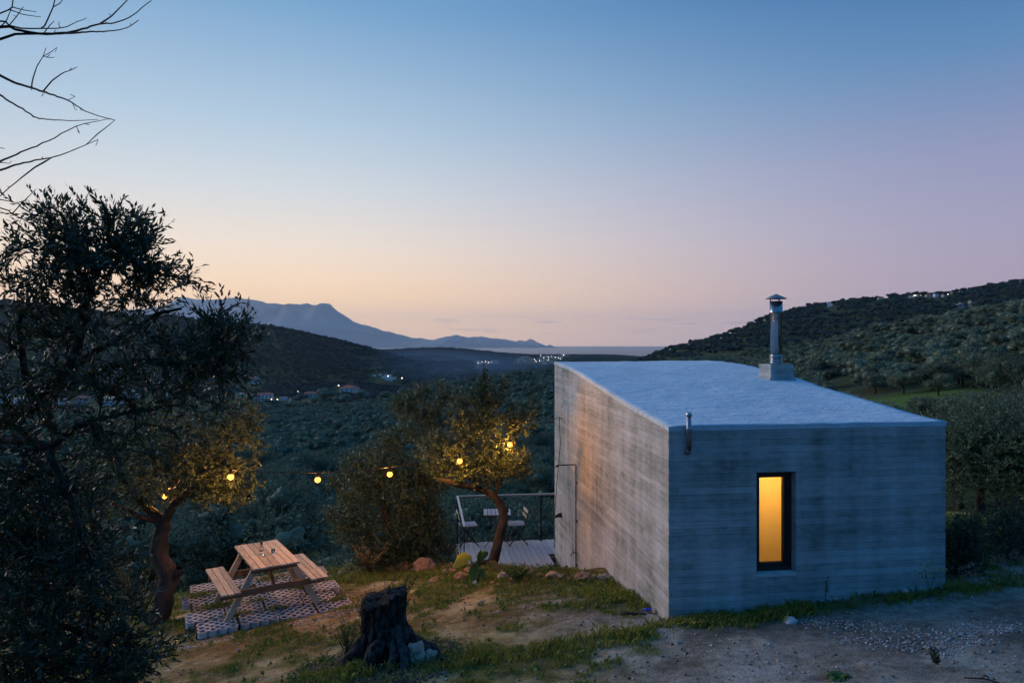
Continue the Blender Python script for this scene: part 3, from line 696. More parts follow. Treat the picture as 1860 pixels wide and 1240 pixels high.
# folding bistro furniture
def slats(parent, n, x0, x1, y0, y1, z, mat, gap=.012, name='slat', th=.016):
    w = (x1-x0-gap*(n-1))/n
    mb = MB(); mb.box((0, y0, 0), (w, y1, th)); me = mb.build(name, mat, mesh_only=True)
    for i in range(n):
        o = link(name, me, parent); o.location = (x0+i*(w+gap), 0, z)
def bistro_chair(loc, rz, label, back=True):
    c = empty('folding_chair', loc, rz); tag(c, label, 'chair', 'folding slatted chairs on the deck')
    slats(c, 6, -.19, .19, -.19, .19, .44, M['deck'])
    for s in (-1, 1):
        mb = MB(); mb.beam((s*.195, -.20, .0), (s*.195, .17, .44), .012, .024); mb.build('leg', M['metal'], c)
        mb = MB(); mb.beam((s*.175, .24, .0), (s*.175, -.18, .445), .012, .024); mb.build('leg', M['metal'], c)
        if back:
            mb = MB(); mb.beam((s*.185, .16, .43), (s*.185, .27, .84), .012, .022); mb.build('back_post', M['metal'], c)
    for yy in (-.13, .17):
        mb = MB(); mb.tube([(-.18, yy, .08), (.18, yy, .08)], .006, 6); mb.build('stretcher', M['metal'], c)
    if back:
        for z in (.62, .73):
            mb = MB(); mb.beam((-.20, .205+(z-.62)*.27, z), (.20, .205+(z-.62)*.27, z), .014, .075); mb.build('back_slat', M['wood'], c)
    return c
def dk(u, v): p = Hxy(u, v); return (p[0], p[1], DZ+.001)
def px_on(z, px, py): D = -z*F/(py-PY0); return ((px-PX0)/F*D, D, z)
ta = empty('bistro_table', px_on(DZ, 903, 987), .05); tag(ta, 'small square slatted folding table on the deck between two chairs', 'table')
slats(ta, 7, -.30, .30, -.28, .28, .70, M['deck'])
for s in (-1, 1):
    mb = MB(); mb.beam((-.30,s*.27,.69),(.30,s*.27,.69),.012,.02); mb.build('frame_bar', M['metal'], ta)
for s in (-1, 1):
    mb = MB(); mb.beam((-.28, s*.24, 0), (.24, s*.24, .69), .012, .024, (0,1,0)); mb.build('leg', M['metal'], ta)
    mb = MB(); mb.beam((.28, s*.21, 0), (-.24, s*.21, .69), .012, .024, (0,1,0)); mb.build('leg', M['metal'], ta)
bistro_chair(px_on(DZ, 937, 986), -1.35, 'folding slatted chair with pale backrest right of the bistro table')
bistro_chair(px_on(DZ, 850, 988), .25+math.pi/2, 'folding slatted chair behind the handrail left of the bistro table')

# ================================================================== PAVER SLAB, PICNIC TABLE
SZ = -4.0; ang = math.radians(28); SX = np.array([math.cos(ang), math.sin(ang)]); SYv = np.array([-math.sin(ang), math.cos(ang)]); S0 = np.array([-4.37, 9.50])
def paver_mesh(nx=4, ny=3, cs=.133, h=.085):
    """lattice block: a net of bars round diamond holes; the rim loops are round and give the scalloped edge"""
    mb = MB(); cells = [(i+.5, j+.5, i, j, 0) for i in range(nx) for j in range(ny)]+[(i+1., j+1., i, j, 1) for i in range(nx-1) for j in range(ny-1)]
    vd = [(0,-.5),(.5,0),(0,.5),(-.5,0)]                    # diamond corners: down, right, up, left
    for cx, cy_, i, j, inner in cells:
        def out(k):                                         # does edge k (corner k to k+1) face the outside?
            if inner: return False
            return ((k in (0, 3) and j == 0) or (k in (1, 2) and j == ny-1) or (k in (0, 1) and i == nx-1) or (k in (2, 3) and i == 0))
        per = []
        for k in range(4):
            a, b = vd[k], vd[(k+1) % 4]
            for q in range(4):
                s = q/4
                if out(k):
                    a0 = math.atan2(a[1], a[0])+s*math.pi/2; x, y = .5*math.cos(a0), .5*math.sin(a0)
                else: x = a[0]*(1-s)+b[0]*s; y = a[1]*(1-s)+b[1]*s
                per.append((x, y, out(k)))
        vs = [((cx+x)*cs, (cy_+y)*cs, 0) for x, y, _ in per]+[((cx+x*.74)*cs, (cy_+y*.74)*cs, 0) for x, y, _ in per]
        vs += [((cx+x*.70)*cs, (cy_+y*.70)*cs, -h) for x, y, _ in per]+[((cx+x)*cs, (cy_+y)*cs, -h) for x, y, _ in per]
        fs = []
        for k in range(16):
            k2 = (k+1) % 16; fs.append((k, k2, 16+k2, 16+k)); fs.append((16+k, 16+k2, 32+k2, 32+k))
            if per[k][2]: fs.append((k2, k, 48+k, 48+k2))
        mb.add(vs, fs)
    return mb.build('paver', M['paver'], mesh_only=True)
pm = paver_mesh()
slab = empty('paver_terrace', (S0[0], S0[1], SZ), ang); tag(slab, 'terrace of scalloped lattice concrete pavers under the picnic table', 'terrace')
rr = random.Random(4)
for r_ in range(5):
    for c_ in range(4):
        o = link('paver', pm, slab)
        o.location = (c_*.555+(.0 if r_ % 2 == 0 else -.14)+rr.uniform(-.008,.008), r_*.432+rr.uniform(-.008,.008), -.006+rr.uniform(-.020,.010))
        o.rotation_euler = (rr.uniform(-.014,.014), rr.uniform(-.014,.014), rr.uniform(-.015,.015))
mb = MB(); mb.box((-.02, .07, -.16), (2.08, 2.08, -.034)); bed = mb.build('earth_bed', M['soil'], slab)

pt = empty('picnic_table', (0,0,0)); 
# frame of the table from its feet: width axis and length axis
wa = math.radians(33); la = math.radians(121)
WX = np.array([math.cos(wa), math.sin(wa)]); LX = np.array([math.cos(la), math.sin(la)])
f1 = px_on(SZ, 410, 1127); f2 = px_on(SZ, 582, 1098); mid = np.array([(f1[0]+f2[0])/2, (f1[1]+f2[1])/2])
pt.location = (mid[0]-SX[0]*0, mid[1], SZ); pt.rotation_euler = (0, 0, wa)
tag(pt, 'weathered wooden picnic table with two attached benches on the lattice pavers', 'picnic table')
# local: x = width, y = length (away from camera), z up ; near leg frame at y=0, far leg frame at y=.86
Y0, Y1 = -.17, 1.20
def planks(parent, name, x0, x1, n, y0, y1, z, th, gap=.009, mat=M['wood']):
    w = (x1-x0-gap*(n-1))/n
    for i in range(n):
        mb = MB(); a = x0+i*(w+gap); dz = rr.uniform(-.0015,.0015); mb.box((a, y0+rr.uniform(-.004,.004), z+dz), (a+w, y1+rr.uniform(-.004,.004), z+th+dz)); o = mb.build(name, mat, parent)
        bv = o.modifiers.new('edge', 'BEVEL'); bv.width = .003; bv.segments = 1
tt = empty('table_top'); tt.parent = pt
planks(tt, 'plank', -.335, .335, 7, Y0, Y1, .725, .030)
for s in (-1, 1):
    b_ = empty('bench_seat'); b_.parent = pt
    x0, x1 = (.505, .765) if s > 0 else (-.765, -.505)
    planks(b_, 'plank', x0, x1, 3, Y0, Y1, .425, .030)
for y in (.0, .96):
    sg = 1 if y < .4 else -1
    for s in (-1, 1):
        mb = MB(); mb.beam((s*.66, y+sg*.045, 0), (s*.27, y+sg*.045, .70), .036, .085, (0,0,1)); o = mb.build('leg', M['wood'], pt)
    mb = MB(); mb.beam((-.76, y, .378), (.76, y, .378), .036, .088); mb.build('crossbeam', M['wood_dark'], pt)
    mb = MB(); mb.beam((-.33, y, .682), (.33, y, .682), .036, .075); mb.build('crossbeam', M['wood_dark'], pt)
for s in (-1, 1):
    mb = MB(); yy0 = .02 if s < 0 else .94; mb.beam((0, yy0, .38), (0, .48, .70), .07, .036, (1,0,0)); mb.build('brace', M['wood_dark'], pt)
# bottle and glass on the table top
TT = SZ+.7565
def on_tt(px, py): return px_on(TT, px, py)
bt = empty('bottle', on_tt(475, 1007)); tag(bt, 'clear glass bottle with dark stopper on the picnic table', 'bottle')
mb = MB(); mb.lathe([(.034,0),(.036,.01),(.036,.085),(.030,.105),(.013,.128),(.013,.165)], 18); mb.build('bottle_glass', M['glass'], bt, True)
mb = MB(); mb.lathe([(.015,.155),(.017,.16),(.017,.205),(.012,.212)], 12); mb.build('stopper', M['metal'], bt, True)
mb = MB(); mb.lathe([(.0372,.02),(.0372,.06)], 18); mb.build('paper_label', M['white'], bt, True)
gl_ = MB(); gl_.lathe([(.022,0),(.031,.07),(.029,.07),(.020,.006)], 16); g_ = gl_.build('drinking_glass', M['glass'], None, True); g_.location = on_tt(496, 1005); tag(g_, 'small clear drinking glass beside the bottle', 'glass')
# ================================================================== TREES
def norm(v): return v/np.maximum(np.linalg.norm(v, axis=-1, keepdims=True), 1e-9)
class Skel:
    """branch skeleton: limbs drawn as polylines, then twigs grown to points spread through the crown"""
    def __init__(s): s.p = []; s.par = []; s.rmin = []
    def limb(s, pts, r0, r1, start=None, step=.12, wig=.02):
        pts = [np.array(q, float) for q in pts]
        if start is None: s.p.append(pts[0]); s.par.append(-1); s.rmin.append(r0); cur = len(s.p)-1
        else:
            cur = int(np.argmin(np.linalg.norm(np.array(s.p)-pts[0], axis=1)))
        tot = sum(np.linalg.norm(b-a) for a, b in zip(pts[:-1], pts[1:])); done = 0
        P4 = [pts[0]]+pts+[pts[-1]]
        for k in range(len(pts)-1):
            a, b = pts[k], pts[k+1]; L = np.linalg.norm(b-a); n = max(1, int(L/step)); p0, p3 = P4[k], P4[k+3]
            for i in range(1, n+1):
                q = i/n; x = .5*((2*a)+(-p0+b)*q+(2*p0-5*a+4*b-p3)*q*q+(-p0+3*a-3*b+p3)*q**3)
                x = x+RNG.normal(0, wig, 3)*(i < n); f = (done+L*q)/tot
                s.p.append(x); s.par.append(cur); s.rmin.append(r0*(1-f)+r1*f); cur = len(s.p)-1
            done += L
        return cur
    def grow(s, pts, step=.16, wig=.03, droop=.0):
        base = np.array(s.p); d0 = np.array([np.min(np.linalg.norm(base-q, axis=1)) for q in pts]); order = np.argsort(d0)
        cap = len(base)+int(sum(d0)/step*1.2)+len(pts)*3+100
        A = np.zeros((cap, 3)); A[:len(base)] = base; n = len(base); tips = []
        for k in order:
            q = pts[k]; j = int(np.argmin(np.sum((A[:n]-q)**2, 1))); a = A[j].copy(); L = np.linalg.norm(q-a); m = max(1, int(L/step))
            pd = norm(a-A[s.par[j]]) if s.par[j] >= 0 else np.array([0, 0, 1.])
            cur = j; c1 = a+pd*L*.35
            for i in range(1, m+1):
                t_ = i/m; x = (1-t_)**2*a+2*t_*(1-t_)*c1+t_*t_*q
                x = x+RNG.normal(0, wig, 3)*(i < m)
                if n >= cap: break
                A[n] = x; s.p.append(x); s.par.append(cur); s.rmin.append(0); cur = n; n += 1
            tips.append(cur)
        return tips
    def radii(s, rt=.004, e=2.3):
        n = len(s.p); w = np.zeros(n); kids = np.zeros(n, int)
        for i in range(n-1, -1, -1):
            if kids[i] == 0: w[i] = rt**e
            if s.par[i] >= 0: w[s.par[i]] += w[i]; kids[s.par[i]] += 1
        return np.maximum(w**(1/e), np.array(s.rmin))
    def mesh(s, rt=.004, e=2.3, thin=5, thick=9, maxr=1e9, rough=.12):
        r = np.minimum(s.radii(rt, e), maxr); n = len(s.p); Pn = np.array(s.p); mc = {}
        for i in range(n):
            q = s.par[i]
            if q >= 0 and (q not in mc or r[i] > r[mc[q]]): mc[q] = i
        V = []; Fc = []; ring = {}; frame = {}
        def mk(c, d, rad, k, prev):
            nx = prev-d*np.dot(prev, d); ln = np.linalg.norm(nx)
            if ln < .1: nx = np.cross(d, [1, 0, 0] if abs(d[0]) < .8 else [0, 1, 0]); ln = np.linalg.norm(nx)
            nx = nx/ln; ny = np.cross(d, nx); b = len(V)
            for i in range(k):
                t_ = 2*math.pi*i/k; rr_ = rad*(1+(rough*math.sin(i*2.7+c[2]*5)+rough*.7*math.sin(i*5.1+c[2]*13) if rad > .04 else 0)); V.append(c+(nx*math.cos(t_)+ny*math.sin(t_))*rr_)
            return b, nx
        for i in range(n):
            q = s.par[i]
            if q < 0: continue
            d = norm(Pn[i]-Pn[q]); k = thick if r[i] > .045 else thin
            if mc[q] == i and q in ring and ring[q][1] == k: b0, nx = ring[q][0], frame[q]
            else:
                b0, nx = mk(Pn[q], d, min(r[q], r[i]*1.15), k, frame.get(q, np.array([1., .2, .1])))
            di = norm(Pn[mc[i]]-Pn[q]) if i in mc else d
            b1, nx1 = mk(Pn[i], di, r[i], k, nx); ring[i] = (b1, k); frame[i] = nx1
            for a in range(k): Fc.append((b0+a, b0+(a+1) % k, b1+(a+1) % k, b1+a))
        return np.array(V), np.array(Fc)
def leaves(C, Dr, n, twig, ll, lw, up=.35, spread=.9, fold=True, taper=True):
    """n leaves in pairs along a short twig at every tip; returns verts, quads"""
    K = len(C); Dr = norm(Dr+np.array([0, 0, up])+RNG.normal(0, .35, (K, 3)))
    C = np.repeat(C, n, 0); Dx = np.repeat(Dr, n, 0); t_ = np.tile(np.linspace(0, 1, n), K)[:, None]
    side = norm(np.cross(Dx, RNG.normal(0, 1, (K*n, 3)))); base = C+Dx*(t_-.35)*twig
    ld = norm(Dx*(.75+RNG.uniform(-.25, .35, (K*n, 1)))+side*spread*RNG.uniform(.5, 1.1, (K*n, 1)))
    wd = norm(np.cross(ld, RNG.normal(0, 1, (K*n, 3)))); L = ll*RNG.uniform(.6, 1.25, (K*n, 1))*(1-.35*t_ if taper else 1); w = lw*RNG.uniform(.7, 1.2, (K*n, 1))
    nn_ = norm(np.cross(ld, wd))
    v0 = base; v1 = base+ld*L*.45+wd*w*.5; v2 = base+ld*L-nn_*L*.08; v3 = base+ld*L*.45-wd*w*.5
    V = np.stack([v0, v1, v2, v3], 1).reshape(-1, 3); Q = np.arange(K*n*4).reshape(-1, 4)
    return V, Q
def lobe_pts(lobes, hollow=.0):
    out = []
    for (c, r, n) in lobes:
        q = norm(RNG.normal(0, 1, (n, 3)))*(RNG.uniform(hollow, 1, (n, 1))**(1/2.2)); out.append(np.array(c)+q*np.array(r))
    return np.vstack(out)
def build_tree(name, label, cat, sk, lobes, leafkw, leafmat_, barkmat=None, group=None, rt=.004, base=None, step=.16, wig=.03, inner=1, loc=None, flush=True, e=2.3):
    pts = lobe_pts(lobes, .0); tips = sk.grow(pts, step, wig); Pn = np.array(sk.p)
    V, Q = sk.mesh(rt, e); root = empty(name, tuple(base)); tag(root, label, cat, group)
    base = np.array(base)
    tr_ = link('trunk', np_mesh('trunk', V-base, Q, barkmat or M['bark'], True), root)
    ti = np.array(tips); par = np.array(sk.par)
    if inner:                                                        # leaf twigs also a node or two below the tips
        ti = np.concatenate([ti, par[ti]])
    ti = ti[par[ti] >= 0]
    V, Q = leaves(Pn[ti], norm(Pn[ti]-Pn[par[ti]]), **leafkw)
    fo = link('foliage', np_mesh('foliage', V-base, Q, leafmat_), root); fo['kind'] = 'stuff'
    return root, tips
def LP(px, py, D, rx, ry, rd, n): return (P(px, py, D), (rx/F*D, rd, ry/F*D), n)

# ---- near olive that fills the left edge of the view
sk = Skel()
b0 = np.array([-4.1, 3.9, gz(-4.1, 3.9)-.1]); rootp = P(-60, 790, 3.9)
sk.limb([b0, b0+np.array([.15, .1, .8]), P(-230, 1000, 4.0), rootp], .16, .085)
sk.limb([rootp, P(63, 736, 3.85), P(104, 690, 3.8), P(137, 652, 3.75), P(150, 560, 3.7), P(190, 470, 3.65)], .055, .012, 1)
sk.limb([P(63, 736, 3.85), P(130, 700, 3.7), P(210, 662, 3.6), P(300, 655, 3.5), P(380, 668, 3.5)], .03, .008, 1)
sk.limb([P(104, 690, 3.8), P(170, 640, 3.9), P(240, 600, 4.0), P(330, 560, 4.0)], .025, .008, 1)
sk.limb([P(63, 736, 3.85), P(40, 640, 3.8), P(50, 560, 3.8)], .028, .010, 1)
sk.limb([rootp, P(30, 800, 3.7), P(90, 812, 3.6), P(120, 880, 3.5), P(150, 980, 3.5)], .035, .012, 1)
sk.limb([P(90, 812, 3.6), P(180, 760, 3.5), P(280, 745, 3.4)], .02, .006, 1)
sk.limb([b0+np.array([.15, .1, .8]), P(-40, 1050, 3.8), P(60, 1000, 3.7), P(140, 1020, 3.6)], .05, .012, 1)
sk.limb([P(-40, 1050, 3.8), P(80, 1130, 3.7), P(180, 1150, 3.6)], .03, .010, 1)
lobes = [LP(70,500,3.7,85,70,.4,50), LP(150,440,3.6,95,62,.35,76), LP(230,475,3.6,75,62,.35,62), LP(150,520,3.7,110,45,.4,36), LP(105,390,3.6,50,26,.2,18), LP(215,405,3.6,42,22,.2,14), LP(300,500,3.6,42,22,.2,16), LP(260,430,3.6,30,36,.2,12),
         LP(50,600,3.8,130,70,.4,66), LP(200,580,3.8,130,60,.4,44), LP(330,630,3.5,95,45,.3,38), LP(395,630,3.4,60,36,.25,22), LP(435,590,3.4,26,16,.2,6), LP(385,575,3.4,24,14,.2,5),
         LP(120,690,3.7,150,60,.4,52), LP(300,700,3.5,120,60,.35,58), LP(400,680,3.5,60,80,.3,34), LP(40,780,3.7,100,60,.4,48), LP(200,790,3.5,140,60,.35,40),
         LP(60,900,3.6,130,80,.4,130), LP(90,1010,3.6,150,70,.4,150), LP(110,1120,3.6,160,70,.4,170), LP(90,1215,3.5,200,55,.4,170), LP(220,1200,3.7,90,45,.3,50), LP(40,960,3.9,120,90,.3,70)]
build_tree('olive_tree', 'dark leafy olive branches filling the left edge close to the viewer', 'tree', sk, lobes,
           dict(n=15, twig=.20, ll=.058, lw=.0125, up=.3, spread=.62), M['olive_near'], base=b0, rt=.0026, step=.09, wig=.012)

# ---- bare tree whose twigs reach in at the upper left
sk = Skel(); b1 = np.array([-4.2, 3.0, gz(-4.2, 3.0)-.1])
D0 = 3.1
ra, rb_, rc_, rd_ = P(-110, 230, D0), P(-120, 90, D0), P(-130, 560, D0), P(-100, 380, D0)
sk.limb([b1, P(-260, 900, D0), rc_, rd_, ra, rb_, P(-100, -60, D0)], .09, .03)
def cpoly(c, oy=0): return [P(x/3.648, y/3.648+oy, D0+.25*math.sin(x*.004+y*.003)) for x, y in c]
polys = [
 ([(-300,330),(-40,270),(0,262),(100,228),(250,225),(400,225),(590,212),(700,209),(800,197),(870,170),(918,135)], .008, .0016),
 ([(-350,330),(-20,140),(60,170),(140,188),(270,190),(400,187),(480,160),(573,120)], .006, .0014),
 ([(-380,330),(0,180),(100,195),(200,215),(350,225),(480,210),(600,175),(660,160),(760,152),(860,115),(945,48),(1003,5)], .009, .0016),
 ([(650,162),(740,108),(805,42),(850,-5),(900,-80)], .004, .0015), ([(275,210),(320,120),(352,48),(365,-10),(380,-90)], .004, .002),
 ([(352,48),(395,25),(418,-5)], .003, .0015), ([(-380,200),(0,90),(80,48),(87,-10),(90,-90)], .006, .002), ([(80,48),(160,68),(242,80)], .003, .0014),
 ([(70,65),(155,98),(268,114)], .003, .0014), ([(0,175),(40,145),(75,60)], .003, .0015), ([(60,165),(110,110),(155,45)], .003, .0014),
 ([(300,205),(330,170),(360,140)], .003, .0014), ([(385,188),(389,165),(392,145)], .0025, .0012),
 ([(-400,420),(-40,475),(0,500),(90,545),(210,582),(285,606),(450,665),(480,682),(560,735),(650,768),(762,797)], .0085, .0016),
 ([(210,582),(220,515),(245,440),(285,375),(305,318)], .0035, .0014), ([(285,372),(340,345),(377,315)], .0025, .0012), ([(286,372),(310,380),(362,381)], .0025, .0012),
 ([(285,606),(345,535),(400,495),(460,470),(512,445)], .0035, .0014), ([(450,665),(498,640)], .0025, .0012),
 ([(-400,560),(-30,605),(0,630),(130,712),(240,778),(330,792),(460,801),(650,792)], .006, .0012),
 ([(-420,1250),(-20,1080),(60,1045),(110,1025),(210,980),(320,935),(450,865),(560,820),(640,805),(710,790)], .007, .0013),
 ([(-420,1300),(-20,1135),(0,1128),(160,1078),(345,1043),(450,1010),(570,960),(650,925)], .008, .0014),
 ([(570,960),(650,885),(762,797)], .003, .0012), ([(345,1043),(230,1110),(140,1180),(65,1240),(0,1300)], .004, .0016),
 ([(-60,985),(0,980),(30,985)], .003, .0014), ([(0,1075),(60,1085)], .0025, .0012)]
for c, r0, r1 in polys: sk.limb(cpoly(c), r0, r1, 1, step=.035, wig=.0012)
for c, r0, r1 in [([(-420,200),(0,155),(60,165),(130,185)], .005, .002), ([(-420,150),(0,210),(80,250),(190,305),(230,320)], .006, .002), ([(80,250),(125,200),(240,85)], .003, .0014)]:
    sk.limb(cpoly(c, 320), r0, r1, 1, step=.035, wig=.0012)
for i in range(60):                                                    # buds along the twigs
    j = random.randrange(40, len(sk.p)); q = np.array(sk.p[j])+RNG.normal(0, .012, 3); sk.p.append(q); sk.par.append(j); sk.rmin.append(.0014)
r_ = np.array(sk.rmin); V, Q = sk.mesh(.0008, 2.3, thin=5)
bare = empty('bare_tree', tuple(b1)); tag(bare, 'leafless tree reaching thin dark twigs across the sky above the olive', 'tree')
link('trunk', np_mesh('trunk', V-b1, Q, M['twig'], True), bare)

# ---- lamp-lit olive left of the picnic table
sk = Skel(); b2 = P(288, 1120, 10.95); b2[2] = gz(b2[0], b2[1])-.05; D = 10.95
j2 = P(296, 950, D)
sk.limb([b2, P(300, 1075, D), P(308, 1040, D), P(288, 1000, D), j2], .16, .12, None, .1, .015)
sk.limb([j2, P(270, 925, D), P(240, 890, D-.2), P(200, 830, D-.3)], .08, .03, 1); sk.limb([j2, P(325, 905, D), P(370, 860, D+.1), P(430, 790, D+.2)], .075, .025, 1)
sk.limb([P(325, 905, D), P(320, 840, D+.4), P(310, 770, D+.5)], .05, .02, 1); sk.limb([P(308, 1040, D), P(322, 1040, D-.05), P(326, 1030, D-.08)], .09, .05, 1)
sk.limb([j2, P(260, 940, D-.2), P(180, 900, D-.6)], .04, .02, 1)
lobes = [LP(310,780,D,140,65,.8,330), LP(400,820,D,80,75,.7,260), LP(220,830,D-.2,110,75,.8,250), LP(330,865,D,110,55,.7,260), LP(405,885,D-.1,65,45,.5,150), LP(200,900,D-.4,80,45,.6,130), LP(440,760,D+.2,45,50,.4,90)]
build_tree('olive_tree', 'olive tree with crooked trunk and two glowing bulbs in its crown by the pavers', 'tree', sk, lobes,
           dict(n=13, twig=.20, ll=.068, lw=.024, up=.2), M['olive'], base=b2, rt=.002, step=.13)
# brown suckers round its foot
sk = Skel(); bb = b2+np.array([-.35, .1, 0]); sk.limb([bb, bb+np.array([0, 0, .15])], .02, .015)
for k in range(26):
    a = random.uniform(0, 6.28); sk.limb([bb+np.array([0,0,.1]), bb+np.array([.18*math.cos(a), .18*math.sin(a), .4]), bb+np.array([.4*math.cos(a), .4*math.sin(a), random.uniform(.6, 1.25)])], .006, .002, 1, .08, .01)
Pn = np.array(sk.p); V, Q = sk.mesh(.002); shr = empty('root_suckers', tuple(bb)); tag(shr, 'brown twiggy suckers around the foot of the crooked olive trunk', 'bush')
link('stem', np_mesh('stem', V-bb, Q, M['bark'], True), shr)
ii = np.arange(20, len(Pn)); V, Q = leaves(Pn[ii], np.tile([0,0,1.], (len(ii),1)), 4, .08, .035, .014); f_ = link('foliage', np_mesh('foliage', V-bb, Q, M['dry']), shr); f_['kind'] = 'stuff'

# ---- leaning olive in front of the deck
sk = Skel(); D = 12.1; b3 = P(885, 1040, D); b3[2] = gz(b3[0], b3[1])-.15
sk.limb([b3, P(893, 1024, D), P(904, 985, D), P(914, 952, D), P(914, 928, D), P(899, 902, D), P(870, 888, D), P(835, 880, D-.2), P(800, 872, D-.4)], .105, .04, None, .08, .006)
sk.limb([P(914, 930, D), P(922, 924, D-.02)], .07, .045, 1)
sk.limb([P(893,1022,D), P(870, 1020, D-.1), P(852, 1032, D-.2)], .06, .03, 1)
sk.limb([P(870, 888, D), P(850, 850, D), P(830, 800, D)], .035, .018, 1); sk.limb([P(899, 902, D), P(915, 860, D+.2), P(935, 800, D+.2)], .035, .015, 1)
sk.limb([P(885, 893, D), P(880, 830, D+.2), P(885, 760, D+.3), P(882, 700, D+.3)], .04, .012, 1)
lobes = [LP(860,850,D,90,34,.6,229), LP(910,835,D,52,40,.6,148), LP(805,820,D,55,42,.6,135), LP(945,765,D+.2,30,34,.4,81), LP(880,775,D+.2,55,42,.6,148), LP(882,725,D+.3,36,26,.35,101), LP(880,698,D+.3,16,18,.25,35), LP(880,682,D+.3,5,10,.1,6), LP(955,850,D,18,26,.3,16), LP(965,735,D+.2,10,16,.2,10), LP(838,765,D,30,34,.5,81), LP(840,730,D,16,18,.3,18), LP(915,700,D+.3,12,16,.2,13)]
build_tree('olive_tree', 'leaning olive with an orange-lit trunk bending in front of the deck', 'tree', sk, lobes,
           dict(n=12, twig=.22, ll=.066, lw=.025, up=.45), M['olive'], base=b3, rt=.002, step=.13)
# ---- broad dark olive beside it
sk = Skel(); D = 13.6; b4 = P(735, 1045, D); b4[2] = gz(b4[0], b4[1])-.3
sk.limb([b4, P(725, 1010, D), P(705, 960, D), P(690, 880, D)], .12, .05); sk.limb([b4+np.array([0,0,.1]), P(760, 1000, D), P(770, 920, D), P(775, 820, D), P(770, 740, D)], .1, .03, 1)
sk.limb([P(725,1010,D), P(660, 960, D), P(630, 900, D)], .05, .02, 1)
lobes = [LP(775,765,D,50,44,.8,202), LP(735,735,D,30,22,.5,67), LP(765,712,D,18,14,.3,27), LP(815,722,D,26,20,.5,54), LP(800,700,D,10,12,.2,10), LP(690,840,D,50,34,1.,175), LP(740,880,D,70,50,1.,297), LP(790,850,D,50,56,1.,229), LP(650,890,D,50,44,.9,202), LP(725,950,D,90,55,1.,445), LP(635,955,D,36,40,.7,121), LP(605,930,D,18,14,.4,18), LP(785,980,D-.3,42,55,.7,243), LP(640,845,D,26,20,.5,40), LP(610,870,D,16,12,.3,13), LP(700,1005,D-.4,75,30,.6,243), LP(715,800,D,34,22,.5,67)]
build_tree('olive_tree', 'broad dense dark olive between the picnic table and the deck', 'tree', sk, lobes,
           dict(n=12, twig=.24, ll=.070, lw=.027, up=.35), M['olive'], base=b4, rt=.002, step=.16)
# ---- trees right of the house
def quick_olive(base, height, rad, nt, leafkw, label, mat=M['olive'], name='olive_tree', seed=1, group=None, squash=.8):
    global RNG
    RNG = np.random.default_rng(seed); sk = Skel(); base = np.array(base, float); top = base+np.array([RNG.normal(0,.1)*rad, 0, height*.36])
    sk.limb([base-np.array([0,0,.2]), base+(top-base)*.5+RNG.normal(0,.08,3)*rad, top], .09*height/2.5, .06*height/2.5)
    for k in range(5):
        a = k*1.26+RNG.uniform(0,.8); e = top+np.array([math.cos(a)*rad*.5, math.sin(a)*rad*.5, height*.28]); sk.limb([top, (top+e)/2+RNG.normal(0,.05,3), e], .04*height/2.5, .02, 1)
    lb = []
    for k in range(9):
        a = RNG.uniform(0, 6.28); q = RNG.uniform(.1, .62); lb.append((base+np.array([math.cos(a)*rad*q, math.sin(a)*rad*q, height*(.52+RNG.uniform(-.26,.26))]), (rad*.48, rad*.48, height*.24), nt//9))
    lb.append((base+np.array([0,0,height*.50]), (rad, rad, height*.46), nt//2))
    return build_tree(name, label, 'tree', sk, lb, leafkw, mat, base=base, rt=.0025, step=.2, group=group)
lk = dict(n=12, twig=.26, ll=.080, lw=.032, up=.4)
def gpos(px, D): x = (px-PX0)/F*D; return (x, D, gz(x, D))
quick_olive(gpos(1775, 16.5), 3.1, 1.5, 900, lk, 'rounded grey-green olive rising just behind the right wall of the cabin', seed=11)
quick_olive(gpos(1905, 15.2), 2.5, 1.5, 800, lk, 'dark olive cut by the right frame edge above the furrowed bank', seed=12)
quick_olive(gpos(1720, 21), 2.9, 1.9, 600, lk, 'olive peeping over the lower corner of the cabin roof', seed=13)
quick_olive(gpos(1660, 25), 3.4, 2.1, 600, lk, 'low spreading olive below the grassy clearing behind the roof', seed=14)
quick_olive(gpos(1860, 22), 4.2, 2.2, 700, lk, 'taller olive at the right edge behind the rounded one', seed=15)

